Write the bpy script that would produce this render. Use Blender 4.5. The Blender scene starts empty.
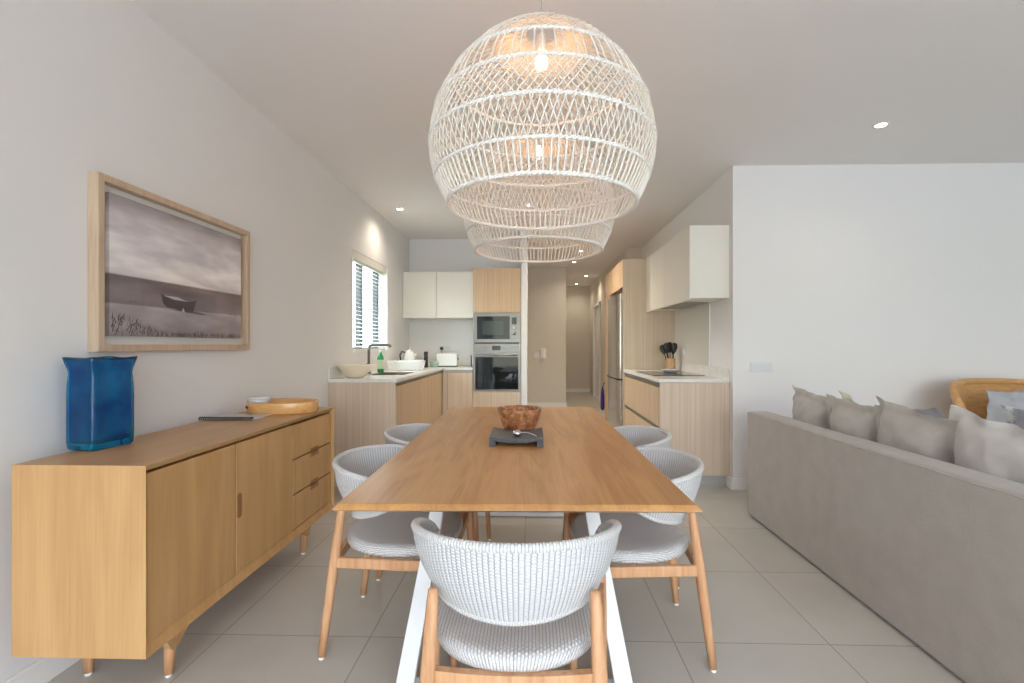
import bpy, bmesh, math, random
from mathutils import Vector, Matrix, noise
C = bpy.context.scene.collection
PI = math.pi
rnd = random.Random(7)

# ------------------------------------------------------------------ mesh builder
class MB:
    def __init__(s):
        s.v = []; s.f = []; s.m = []; s.sm = []; s.uv = {}
    def face(s, idx, m=0, sm=False, uv=None):
        if uv: s.uv[len(s.f)] = uv
        s.f.append(tuple(idx)); s.m.append(m); s.sm.append(sm)
    def box(s, x0, x1, y0, y1, z0, z1, m=0):
        b = len(s.v)
        s.v += [(x0,y0,z0),(x1,y0,z0),(x1,y1,z0),(x0,y1,z0),(x0,y0,z1),(x1,y0,z1),(x1,y1,z1),(x0,y1,z1)]
        for q in ((0,3,2,1),(4,5,6,7),(0,1,5,4),(1,2,6,5),(2,3,7,6),(3,0,4,7)):
            s.face([b+i for i in q], m)
        return s
    def hexa(s, p, m=0):            # eight points: bottom ring then top ring, both counter-clockwise from above
        b = len(s.v); s.v += [tuple(q) for q in p]
        for q in ((0,3,2,1),(4,5,6,7),(0,1,5,4),(1,2,6,5),(2,3,7,6),(3,0,4,7)):
            s.face([b+i for i in q], m)
        return s
    def tube(s, pts, r, n=8, m=0, closed=False, cap=True, flat=1.0):
        pts = [Vector(p) for p in pts]; k = len(pts)
        if k < 2: return s
        rs = r if isinstance(r, (list, tuple)) else [r]*k
        b = len(s.v); prev = None
        for i in range(k):
            if closed: t = pts[(i+1) % k]-pts[i-1]
            else: t = pts[min(i+1,k-1)]-pts[max(i-1,0)]
            if t.length < 1e-9: t = Vector((0,0,1))
            t.normalize()
            if prev is None:
                a = Vector((0,0,1)) if abs(t.z) < .9 else Vector((0,1,0))
                u = t.cross(a).normalized()
            else:
                u = prev - t*prev.dot(t)
                u = u.normalized() if u.length > 1e-6 else prev
            prev = u; w = t.cross(u)
            for j in range(n):
                a = 2*PI*j/n
                q = pts[i] + (u*math.cos(a) + w*math.sin(a)*flat)*rs[i]
                s.v.append(tuple(q))
        for i in range(k if closed else k-1):
            i2 = (i+1) % k
            for j in range(n):
                j2 = (j+1) % n
                s.face((b+i*n+j, b+i*n+j2, b+i2*n+j2, b+i2*n+j), m, True)
        if cap and not closed:
            s.face([b+j for j in range(n)][::-1], m); s.face([b+(k-1)*n+j for j in range(n)], m)
        return s
    def cyl(s, p0, p1, r0, r1=None, n=16, m=0):
        return s.tube([p0, p1], [r0, r0 if r1 is None else r1], n, m)
    def lathe(s, prof, n=32, m=0, c=(0,0,0), sx=1.0, sy=1.0, wob=None):
        b = len(s.v); k = len(prof)
        for i, (r, z) in enumerate(prof):
            for j in range(n):
                a = 2*PI*j/n
                w = wob(a, i) if wob else 1.0
                s.v.append((c[0]+r*w*sx*math.cos(a), c[1]+r*w*sy*math.sin(a), c[2]+z))
        for i in range(k-1):
            for j in range(n):
                j2 = (j+1) % n
                s.face((b+i*n+j, b+i*n+j2, b+(i+1)*n+j2, b+(i+1)*n+j), m, True)
        if prof[0][0] > 1e-6: s.face([b+j for j in range(n)][::-1], m)
        if prof[-1][0] > 1e-6: s.face([b+(k-1)*n+j for j in range(n)], m)
        return s
    def prism(s, poly, z0, z1, m=0, axis='z'):
        b = len(s.v); n = len(poly)
        def P(x, y, z):
            return (x,y,z) if axis == 'z' else ((z,x,y) if axis == 'x' else (x,z,y))
        s.v += [P(x,y,z0) for x,y in poly] + [P(x,y,z1) for x,y in poly]
        s.face([b+i for i in range(n)][::-1], m); s.face([b+n+i for i in range(n)], m)
        for i in range(n):
            j = (i+1) % n
            s.face((b+i, b+j, b+n+j, b+n+i), m)
        return s
    def build(s, name, mats, parent=None, bevel=0, seg=2, subsurf=0, smooth=None):
        me = bpy.data.meshes.new(name)
        me.from_pydata(s.v, [], s.f); me.update()
        if not isinstance(mats, (list, tuple)): mats = [mats]
        for m in mats: me.materials.append(m)
        me.polygons.foreach_set('material_index', s.m)
        me.polygons.foreach_set('use_smooth', [bool(x) if smooth is None else smooth for x in s.sm])
        if s.uv:
            L = me.uv_layers.new(name='UVMap')
            for fi, p in enumerate(me.polygons):
                u = s.uv.get(fi)
                if u:
                    for k, li in enumerate(p.loop_indices): L.data[li].uv = u[k]
        bm = bmesh.new(); bm.from_mesh(me)
        bmesh.ops.remove_doubles(bm, verts=bm.verts, dist=1e-6)
        bmesh.ops.recalc_face_normals(bm, faces=bm.faces)
        bm.to_mesh(me); bm.free()
        o = bpy.data.objects.new(name, me); C.objects.link(o)
        if parent: o.parent = parent
        if bevel:
            md = o.modifiers.new('Bevel', 'BEVEL'); md.width = bevel; md.segments = seg
            md.limit_method = 'ANGLE'; md.angle_limit = math.radians(40); md.harden_normals = False
        if subsurf:
            md = o.modifiers.new('Sub', 'SUBSURF'); md.levels = subsurf; md.render_levels = subsurf
        return o

def tag(o, label, cat, group=None):
    o['label'] = label; o['category'] = cat
    if group: o['group'] = group
    return o
def thing(name, label, cat, loc=(0,0,0), rz=0, group=None):
    o = bpy.data.objects.new(name, None); C.objects.link(o)
    o.location = loc; o.rotation_euler = (0,0,rz); o.empty_display_size = .1
    return tag(o, label, cat, group)
def struct(o):
    o['kind'] = 'structure'; return o
def dup(root, loc=None, rz=None, label=None):
    r = root.copy(); C.objects.link(r)
    if loc is not None: r.location = loc
    if rz is not None: r.rotation_euler = (0,0,rz)
    if label: r['label'] = label
    for ch in list(root.children):
        c = ch.copy(); C.objects.link(c); c.parent = r
        for g in list(ch.children):
            d = g.copy(); C.objects.link(d); d.parent = c
    return r

# ------------------------------------------------------------------ materials
def newmat(name):
    m = bpy.data.materials.new(name); m.use_nodes = True
    nt = m.node_tree; b = nt.nodes['Principled BSDF']
    return m, nt, b
def N(nt, t, **kw):
    n = nt.nodes.new(t)
    for k, v in kw.items(): setattr(n, k, v)
    return n
def plain(name, col, rough=.5, metal=0, spec=.5, bump=0, bscale=80, var=0, coat=0):
    m, nt, b = newmat(name)
    b.inputs['Base Color'].default_value = (*col, 1); b.inputs['Roughness'].default_value = rough
    b.inputs['Metallic'].default_value = metal; b.inputs['Specular IOR Level'].default_value = spec
    b.inputs['Coat Weight'].default_value = coat
    tc = N(nt, 'ShaderNodeTexCoord')
    nz = N(nt, 'ShaderNodeTexNoise'); nz.inputs['Scale'].default_value = bscale; nz.inputs['Detail'].default_value = 4
    nt.links.new(tc.outputs['Object'], nz.inputs['Vector'])
    if bump:
        bp = N(nt, 'ShaderNodeBump'); bp.inputs['Strength'].default_value = bump; bp.inputs['Distance'].default_value = .002
        nt.links.new(nz.outputs['Fac'], bp.inputs['Height']); nt.links.new(bp.outputs['Normal'], b.inputs['Normal'])
    if var:
        r = N(nt, 'ShaderNodeValToRGB')
        r.color_ramp.elements[0].color = (*[c*(1-var) for c in col], 1); r.color_ramp.elements[0].position = .3
        r.color_ramp.elements[1].color = (*[min(1,c*(1+var)) for c in col], 1); r.color_ramp.elements[1].position = .7
        nt.links.new(nz.outputs['Fac'], r.inputs['Fac']); nt.links.new(r.outputs['Color'], b.inputs['Base Color'])
    return m
def wood(name, c1, c2, axis='y', across=14, along=.9, rough=.42, streak=90, coat=0, figure=1.0, off=(0,0,0)):
    m, nt, b = newmat(name)
    tc = N(nt, 'ShaderNodeTexCoord')
    def mapped(a, l):
        mp = N(nt, 'ShaderNodeMapping')
        mp.inputs['Scale'].default_value = [l if ax == axis else a for ax in 'xyz']
        mp.inputs['Location'].default_value = off
        nt.links.new(tc.outputs['Object'], mp.inputs['Vector']); return mp
    n1 = N(nt, 'ShaderNodeTexNoise'); n1.inputs['Scale'].default_value = 1; n1.inputs['Detail'].default_value = 3
    n1.inputs['Distortion'].default_value = .6*figure
    nt.links.new(mapped(across, along).outputs['Vector'], n1.inputs['Vector'])
    mul = N(nt, 'ShaderNodeMath', operation='MULTIPLY'); mul.inputs[1].default_value = 5.0
    nt.links.new(n1.outputs['Fac'], mul.inputs[0])
    pp = N(nt, 'ShaderNodeMath', operation='PINGPONG'); pp.inputs[1].default_value = 1.0
    nt.links.new(mul.outputs[0], pp.inputs[0])
    n2 = N(nt, 'ShaderNodeTexNoise'); n2.inputs['Scale'].default_value = 1; n2.inputs['Detail'].default_value = 5
    nt.links.new(mapped(streak, along*3.0).outputs['Vector'], n2.inputs['Vector'])
    mix = N(nt, 'ShaderNodeMix'); mix.data_type = 'FLOAT'; mix.inputs[0].default_value = .62
    nt.links.new(pp.outputs[0], mix.inputs[2]); nt.links.new(n2.outputs['Fac'], mix.inputs[3])
    r = N(nt, 'ShaderNodeValToRGB')
    r.color_ramp.elements[0].position = .28; r.color_ramp.elements[0].color = (*c1, 1)
    r.color_ramp.elements[1].position = .72; r.color_ramp.elements[1].color = (*c2, 1)
    nt.links.new(mix.outputs[0], r.inputs['Fac']); nt.links.new(r.outputs['Color'], b.inputs['Base Color'])
    bp = N(nt, 'ShaderNodeBump'); bp.inputs['Strength'].default_value = .12; bp.inputs['Distance'].default_value = .001
    nt.links.new(n2.outputs['Fac'], bp.inputs['Height']); nt.links.new(bp.outputs['Normal'], b.inputs['Normal'])
    b.inputs['Roughness'].default_value = rough; b.inputs['Coat Weight'].default_value = coat
    return m
def weave(name, light, dark, rough=.6, strength=.9):
    """rattan / rope weave driven by UVs counted in strands"""
    m, nt, b = newmat(name)
    uv = N(nt, 'ShaderNodeUVMap'); sp = N(nt, 'ShaderNodeSeparateXYZ'); nt.links.new(uv.outputs['UV'], sp.inputs[0])
    def M(op, a, bb=None):
        n = N(nt, 'ShaderNodeMath', operation=op)
        for i, x in enumerate((a, bb)):
            if x is None: continue
            if isinstance(x, (int, float)): n.inputs[i].default_value = x
            else: nt.links.new(x, n.inputs[i])
        return n.outputs[0]
    u, v = sp.outputs[0], sp.outputs[1]
    col = M('ABSOLUTE', M('SINE', M('MULTIPLY', u, PI)))
    par = M('MULTIPLY', M('FLOOR', u), PI)
    row = M('ADD', M('MULTIPLY', M('SINE', M('ADD', M('MULTIPLY', v, 2*PI), par)), .5), .5)
    h = M('ADD', M('MULTIPLY', M('POWER', col, .5), .42), M('MULTIPLY', M('MULTIPLY', row, col), .58))
    r = N(nt, 'ShaderNodeValToRGB')
    r.color_ramp.elements[0].position = .10; r.color_ramp.elements[0].color = (*dark, 1)
    r.color_ramp.elements[1].position = .46; r.color_ramp.elements[1].color = (*light, 1)
    nt.links.new(h, r.inputs['Fac']); nt.links.new(r.outputs['Color'], b.inputs['Base Color'])
    bp = N(nt, 'ShaderNodeBump'); bp.inputs['Strength'].default_value = strength; bp.inputs['Distance'].default_value = .004
    nt.links.new(h, bp.inputs['Height']); nt.links.new(bp.outputs['Normal'], b.inputs['Normal'])
    b.inputs['Roughness'].default_value = rough
    return m
def fabric(name, col, col2, scale=500, rough=.95):
    m, nt, b = newmat(name)
    tc = N(nt, 'ShaderNodeTexCoord')
    n1 = N(nt, 'ShaderNodeTexNoise'); n1.inputs['Scale'].default_value = scale; n1.inputs['Detail'].default_value = 2
    n2 = N(nt, 'ShaderNodeTexNoise'); n2.inputs['Scale'].default_value = 9; n2.inputs['Detail'].default_value = 6
    for n in (n1, n2): nt.links.new(tc.outputs['Object'], n.inputs['Vector'])
    mx = N(nt, 'ShaderNodeMix'); mx.data_type = 'FLOAT'; mx.inputs[0].default_value = .45
    nt.links.new(n1.outputs['Fac'], mx.inputs[2]); nt.links.new(n2.outputs['Fac'], mx.inputs[3])
    r = N(nt, 'ShaderNodeValToRGB')
    r.color_ramp.elements[0].position = .35; r.color_ramp.elements[0].color = (*col, 1)
    r.color_ramp.elements[1].position = .65; r.color_ramp.elements[1].color = (*col2, 1)
    nt.links.new(mx.outputs[0], r.inputs['Fac']); nt.links.new(r.outputs['Color'], b.inputs['Base Color'])
    bp = N(nt, 'ShaderNodeBump'); bp.inputs['Strength'].default_value = .35; bp.inputs['Distance'].default_value = .002
    nt.links.new(mx.outputs[0], bp.inputs['Height']); nt.links.new(bp.outputs['Normal'], b.inputs['Normal'])
    b.inputs['Roughness'].default_value = rough; b.inputs['Sheen Weight'].default_value = .2
    b.inputs['Specular IOR Level'].default_value = .2
    return m
def emit(name, col, st):
    m, nt, b = newmat(name)
    b.inputs['Base Color'].default_value = (*col, 1)
    b.inputs['Emission Color'].default_value = (*col, 1); b.inputs['Emission Strength'].default_value = st
    return m
def tiles():
    m, nt, b = newmat('floor_tiles')
    g = N(nt, 'ShaderNodeNewGeometry'); sp = N(nt, 'ShaderNodeSeparateXYZ'); nt.links.new(g.outputs['Position'], sp.inputs[0])
    def M(op, a, bb=None):
        n = N(nt, 'ShaderNodeMath', operation=op)
        for i, x in enumerate((a, bb)):
            if x is None: continue
            if isinstance(x, (int, float)): n.inputs[i].default_value = x
            else: nt.links.new(x, n.inputs[i])
        return n.outputs[0]
    def line(ax, o, s):
        f = M('DIVIDE', M('SUBTRACT', sp.outputs[ax], o), s)
        d = M('MULTIPLY', M('ABSOLUTE', M('SUBTRACT', M('FRACT', M('ADD', f, .5)), .5)), s)
        return M('LESS_THAN', d, .0026), M('FLOOR', f)
    lx, ix = line(0, 1.238, .645); ly, iy = line(1, 2.037, .64)
    gr = M('MAXIMUM', lx, ly)
    wn = N(nt, 'ShaderNodeTexWhiteNoise'); wn.noise_dimensions = '2D'
    cb = N(nt, 'ShaderNodeCombineXYZ'); nt.links.new(ix, cb.inputs[0]); nt.links.new(iy, cb.inputs[1])
    nt.links.new(cb.outputs[0], wn.inputs['Vector'])
    nz = N(nt, 'ShaderNodeTexNoise'); nz.inputs['Scale'].default_value = 2.2; nz.inputs['Detail'].default_value = 7
    nt.links.new(g.outputs['Position'], nz.inputs['Vector'])
    fac = M('ADD', M('MULTIPLY', nz.outputs['Fac'], .8), M('MULTIPLY', wn.outputs['Value'], .2))
    r = N(nt, 'ShaderNodeValToRGB')
    r.color_ramp.elements[0].position = .3; r.color_ramp.elements[0].color = (.51,.48,.425,1)
    r.color_ramp.elements[1].position = .7; r.color_ramp.elements[1].color = (.58,.55,.49,1)
    nt.links.new(fac, r.inputs['Fac'])
    mx = N(nt, 'ShaderNodeMix'); mx.data_type = 'RGBA'
    nt.links.new(gr, mx.inputs[0]); nt.links.new(r.outputs['Color'], mx.inputs[6]); mx.inputs[7].default_value = (.32,.29,.26,1)
    nt.links.new(mx.outputs[2], b.inputs['Base Color'])
    b.inputs['Roughness'].default_value = .38
    bp = N(nt, 'ShaderNodeBump'); bp.inputs['Strength'].default_value = .4; bp.inputs['Distance'].default_value = .002; bp.invert = True
    nt.links.new(gr, bp.inputs['Height']); nt.links.new(bp.outputs['Normal'], b.inputs['Normal'])
    return m
def glassy(name, tint=(1,1,1), f=.08, rough=0.02):
    m, nt, b = newmat(name)
    nt.nodes.remove(b)
    out = nt.nodes['Material Output']
    tr = N(nt, 'ShaderNodeBsdfTransparent'); tr.inputs[0].default_value = (*tint, 1)
    gl = N(nt, 'ShaderNodeBsdfGlossy'); gl.inputs['Roughness'].default_value = rough
    fr = N(nt, 'ShaderNodeLayerWeight'); fr.inputs['Blend'].default_value = .12
    mx = N(nt, 'ShaderNodeMixShader')
    ml = N(nt, 'ShaderNodeMath', operation='MULTIPLY'); ml.inputs[1].default_value = f*4
    nt.links.new(fr.outputs['Facing'], ml.inputs[0])
    nt.links.new(ml.outputs[0], mx.inputs[0]); nt.links.new(tr.outputs[0], mx.inputs[1]); nt.links.new(gl.outputs[0], mx.inputs[2])
    nt.links.new(mx.outputs[0], out.inputs['Surface'])
    return m

M_wall = plain('wall_paint', (.80,.79,.785), .85, bump=.05, bscale=140)
M_hall = plain('hall_paint', (.70,.655,.585), .85, bump=.05, bscale=140)
M_ceil = plain('ceiling_paint', (.84,.815,.80), .9)
M_trim = plain('trim_paint', (.86,.85,.83), .5)
M_tile = tiles()
M_table = wood('table_oak', (.45,.215,.072), (.58,.31,.115), 'y', 8, .9, .36, 120, coat=0, figure=2.2)
M_side_v = wood('sideboard_oak_upright', (.48,.27,.105), (.57,.335,.14), 'z', 7, .9, .45, 130, figure=1.5)
M_side_y = wood('sideboard_oak_top', (.46,.26,.11), (.54,.32,.14), 'y', 8, .6, .36, 120)
M_leg = wood('chair_oak', (.50,.25,.12), (.63,.36,.19), 'z', 26, 2, .45, 120)
M_kit = wood('kitchen_ash', (.58,.455,.335), (.68,.555,.43), 'z', 60, .4, .5, 160, figure=.2)
M_kitw = wood('kitchen_ash_warm', (.52,.365,.225), (.63,.465,.305), 'z', 60, .4, .5, 160, figure=.2)
M_frame = wood('frame_ash', (.52,.375,.26), (.61,.46,.335), 'z', 30, 2, .5, 120, figure=.3)
M_oakband = wood('armchair_oak', (.55,.29,.10), (.68,.39,.16), 'x', 20, 2, .45, 100)
M_wov = weave('woven_resin', (.68,.68,.685), (.33,.325,.325))
M_seatw = weave('woven_seat', (.69,.68,.675), (.34,.33,.32))
M_rim = weave('woven_rim', (.70,.695,.69), (.42,.41,.40), strength=.8)
M_rattan = plain('white_rattan', (.86,.83,.77), .6, var=.05, bscale=60)
M_rope = plain('white_rope', (.87,.85,.81), .7, var=.06, bscale=120, bump=.3)
M_white = plain('white_metal', (.77,.78,.79), .4)
M_gloss = plain('white_gloss', (.88,.88,.86), .2)
M_lam = plain('cream_laminate', (.80,.775,.71), .35)
M_stone = plain('worktop_stone', (.80,.785,.74), .25, var=.05, bscale=12)
M_splash = plain('splashback', (.66,.63,.57), .35)
M_steel = plain('brushed_steel', (.24,.235,.225), .36, metal=1)
M_steelD = plain('dark_steel', (.30,.30,.30), .35, metal=1)
M_black = plain('black_glass', (.010,.013,.013), .04, spec=.30)
M_blackp = plain('black_plastic', (.02,.02,.02), .45)
M_dark = plain('dark_gap', (.05,.045,.04), .7)
M_plinth = plain('plinth_grey', (.42,.41,.40), .4)
M_sofa = fabric('sofa_linen', (.375,.335,.295), (.445,.40,.355), 260)
M_cush = fabric('cushion_linen', (.42,.385,.345), (.51,.47,.425), 260)
M_cushg = fabric('grey_cushion_linen', (.36,.36,.38), (.44,.44,.46))
M_cushc = fabric('cream_cushion_linen', (.66,.62,.48), (.74,.70,.56))
M_slate = plain('slate', (.055,.062,.075), .45, var=.25, bscale=40, bump=.3)
M_foot = plain('white_glide', (.8,.8,.78), .5)
M_bowlc = plain('cream_ceramic', (.85,.76,.60), .3)
M_tray = wood('tray_bamboo', (.60,.30,.10), (.72,.40,.15), 'x', 20, 2, .35, 60, coat=.3)
M_knob = wood('handle_oak', (.24,.11,.035), (.33,.16,.055), 'z', 20, 2, .5, 60)
M_bulb = emit('bulb_glow', (1,.70,.36), 9)
M_lens = emit('downlight_glow', (1,.90,.74), 14)
M_glass = glassy('clear_glass')
M_win = glassy('window_glass', (.95,1,.98))
M_alu = plain('black_aluminium', (.035,.037,.04), .4)
M_purple = plain('purple_fabric', (.055,.02,.16), .8)
M_pad = plain('paper', (.80,.79,.76), .8)
M_sw = plain('switch_plastic', (.72,.74,.76), .35)
M_green = plain('green_bottle', (.02,.32,.10), .15)
M_lbl = plain('bottle_label', (.55,.72,.50), .5)

# ------------------------------------------------------------------ setting
H = 2.80; WL = -1.812
def S(name, mb, mat, **k): return struct(mb.build(name, mat, **k))
S('floor', MB().box(-2.2,6.6,-4.6,13.2,-.1,0), M_tile)
S('ceiling', MB().box(-2.2,6.7,-4.65,13.2,H,H+.15), M_ceil)
w = MB()                                   # left wall with the kitchen window hole
wy0,wy1,wz0,wz1 = 4.76,5.92,1.185,2.215
w.box(WL-.2,WL,-4.6,wy0,0,H); w.box(WL-.2,WL,wy1,7.13,0,H); w.box(WL-.2,WL,wy0,wy1,0,wz0); w.box(WL-.2,WL,wy0,wy1,wz1,H)
S('wall_left', w, M_wall)
S('wall_kitchen_back', MB().box(WL,-.155,6.99,7.13,0,H), M_wall)
S('wall_kitchen_nib', MB().box(-.155,-.08,6.33,7.13,0,H), M_wall)
S('wall_kitchen_right', MB().box(1.728,1.9,4.34,7.75,0,H), M_wall)
S('wall_living', MB().box(1.728,6.6,4.2,4.34,0,H), M_wall)
wr = MB().box(6.5,6.7,-4.6,4.34,0,H)
S('wall_right', wr, M_wall)
S('wall_hall', MB().box(-.8,.66,9.6,13.1,0,H), M_hall)
S('wall_hall_left', MB().box(-.95,-.8,7.1,9.7,0,H), M_hall)
wh = MB().box(1.5,1.65,7.74,10.75,0,H).box(1.65,2.0,7.75,7.9,0,H); wh.box(1.5,1.65,11.75,12.7,0,H); wh.box(1.5,1.65,10.75,11.75,2.15,H)
S('wall_hall_right', wh, M_hall)
S('wall_hall_end', MB().box(.66,1.65,12.7,12.9,0,H), M_hall)
wf = MB().box(-2.2,-1.5,-4.6,-4.4,0,H); wf.box(3.9,6.7,-4.6,-4.4,0,H); wf.box(-1.5,3.9,-4.6,-4.4,2.55,H)
S('wall_front', wf, M_wall)
d = MB()                                   # terrace doors behind the camera
for x in (-1.5,.29,2.08,3.84): d.box(x,x+.06,-4.54,-4.46,.05,2.50)
d.box(-1.5,3.9,-4.54,-4.46,0,.05); d.box(-1.5,3.9,-4.54,-4.46,2.50,2.55)
S('door_2', d, M_alu)
S('terrace', MB().box(-8,14,-11,-4.6,-.15,-.03), plain('terrace_stone', (.55,.52,.47), .8, var=.1, bscale=3))  # unseen ground outside, added to bounce daylight up to the ceiling
# hall door in its frame
df = MB().box(1.47,1.5,10.68,10.75,0,2.22); df.box(1.47,1.5,11.75,11.82,0,2.22); df.box(1.47,1.5,10.68,11.82,2.15,2.22)
do = S('door_1', df, M_trim, bevel=.004)
MB().box(1.535,1.575,10.76,11.74,.01,2.145).build('leaf', M_gloss, do)
MB().tube([(1.535,10.84,1.0),(1.49,10.84,1.0),(1.49,10.95,1.0)], .009).build('handle', M_steel, do)
# skirting
S('baseboard_left', MB().box(WL,WL+.016,-4.4,4.19,0,.1), M_trim, bevel=.004)
S('baseboard_living', MB().box(1.712,6.5,4.184,4.2,0,.1).box(1.712,1.728,4.2,4.34,0,.1), M_trim, bevel=.004)
S('baseboard_hall', MB().box(-.8,.676,9.584,9.6,0,.1).box(.66,.676,9.6,12.7,0,.1).box(.676,1.5,12.684,12.7,0,.1), M_trim, bevel=.004)
S('baseboard_nib', MB().box(-.08,-.066,6.33,7.1,0,.1), M_trim, bevel=.003)

# ---- window_1 with frame
f = MB(); xo, xi = WL-.17, WL-.11
f.box(xo,xi,wy0,wy0+.06,wz0,wz1); f.box(xo,xi,wy1-.06,wy1,wz0,wz1); f.box(xo,xi,wy0,wy1,wz0,wz0+.06); f.box(xo,xi,wy0,wy1,wz1-.06,wz1)
f.box(xo,xi,5.30,5.38,wz0,wz1)
wo = S('window_1', f, M_alu, bevel=.003)
MB().box(WL-.145,WL-.139,wy0+.05,wy1-.05,wz0+.05,wz1-.05).build('pane', M_win, wo)
sl = MB().box(WL-.11,WL+.004,wy0,wy1,wz0-.012,wz0+.003); sl.box(WL-.11,WL+.004,wy0,wy0+.012,wz0,wz1); sl.box(WL-.11,WL+.004,wy1-.012,wy1,wz0,wz1)
S('window_2', sl, M_trim).name = 'trim_1'
bl = thing('venetian_blind', 'pale horizontal slat blind hanging in the kitchen window', 'blind', (WL-.05,0,0))
MB().box(-.03,.046,wy0+.012,wy1-.012,wz1-.085,wz1).build('headrail', M_lam, bl, bevel=.004)
s_ = MB(); nsl = 22
for i in range(nsl):
    z = wz0+.045 + i*(wz1-.10-wz0-.045)/(nsl-1)
    c_, q = math.cos(math.radians(16))*.024, math.sin(math.radians(16))*.024
    b = len(s_.v); y0, y1 = wy0+.02, wy1-.02
    s_.hexa([(-c_,y0,z+q),(c_,y0,z-q),(c_,y1,z-q),(-c_,y1,z+q),(-c_,y0,z+q+.003),(c_,y0,z-q+.003),(c_,y1,z-q+.003),(-c_,y1,z+q+.003)])
s_.build('slats', M_gloss, bl)
MB().box(-.025,.025,wy0+.02,wy1-.02,wz0+.004,wz0+.024).build('bottom_rail', M_lam, bl, bevel=.003)
cd = MB()
for y in (wy0+.16, (wy0+wy1)/2, wy1-.16): cd.cyl((.026,y,wz0+.02),(.026,y,wz1-.08),.0016,n=6)
cd.build('cords', M_gloss, bl)

# ------------------------------------------------------------------ dining table
T = thing('dining_table', 'long oak dining table with white metal trestle legs in the middle of the room', 'table', (-.070,2.655,0), math.radians(.9))
hw, hl = .572, 1.185
tp = MB()
def ring(ins, z): return [(-hw+ins,-hl+ins,z),(hw-ins,-hl+ins,z),(hw-ins,hl-ins,z),(-hw+ins,hl-ins,z)]
tp.hexa(ring(.05,.720)+ring(0,.741)); tp.hexa(ring(0,.741)+ring(.016,.757))
tp.f = [q for k, q in enumerate(tp.f) if k not in (1, 6)]; tp.m = tp.m[:len(tp.f)]; tp.sm = tp.sm[:len(tp.f)]
tp.build('tabletop', M_table, T, bevel=.003)
for yy in (-.93, .86):
    for sx in (-1, 1):
        bx, tx, hwid, dp = .398*sx-.012, .268*sx-.012, .033, .022
        MB().hexa([(bx-hwid,yy-dp,.001),(bx+hwid,yy-dp,.001),(bx+hwid,yy+dp,.001),(bx-hwid,yy+dp,.001),
                   (tx-.024,yy-dp,.705),(tx+.024,yy-dp,.705),(tx+.024,yy+dp,.705),(tx-.024,yy+dp,.705)]).build('leg', M_white, T, bevel=.003)
    MB().box(-.378,.354,yy-.02,yy+.02,.001,.04).build('foot_bar', M_white, T, bevel=.003)
    MB().box(-.30,.30,yy-.03,yy+.03,.704,.7195).build('top_plate', M_white, T, bevel=.002)
MB().box(-.03,.03,-.90,.83,.66,.7035).build('spine', M_white, T, bevel=.003)

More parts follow.
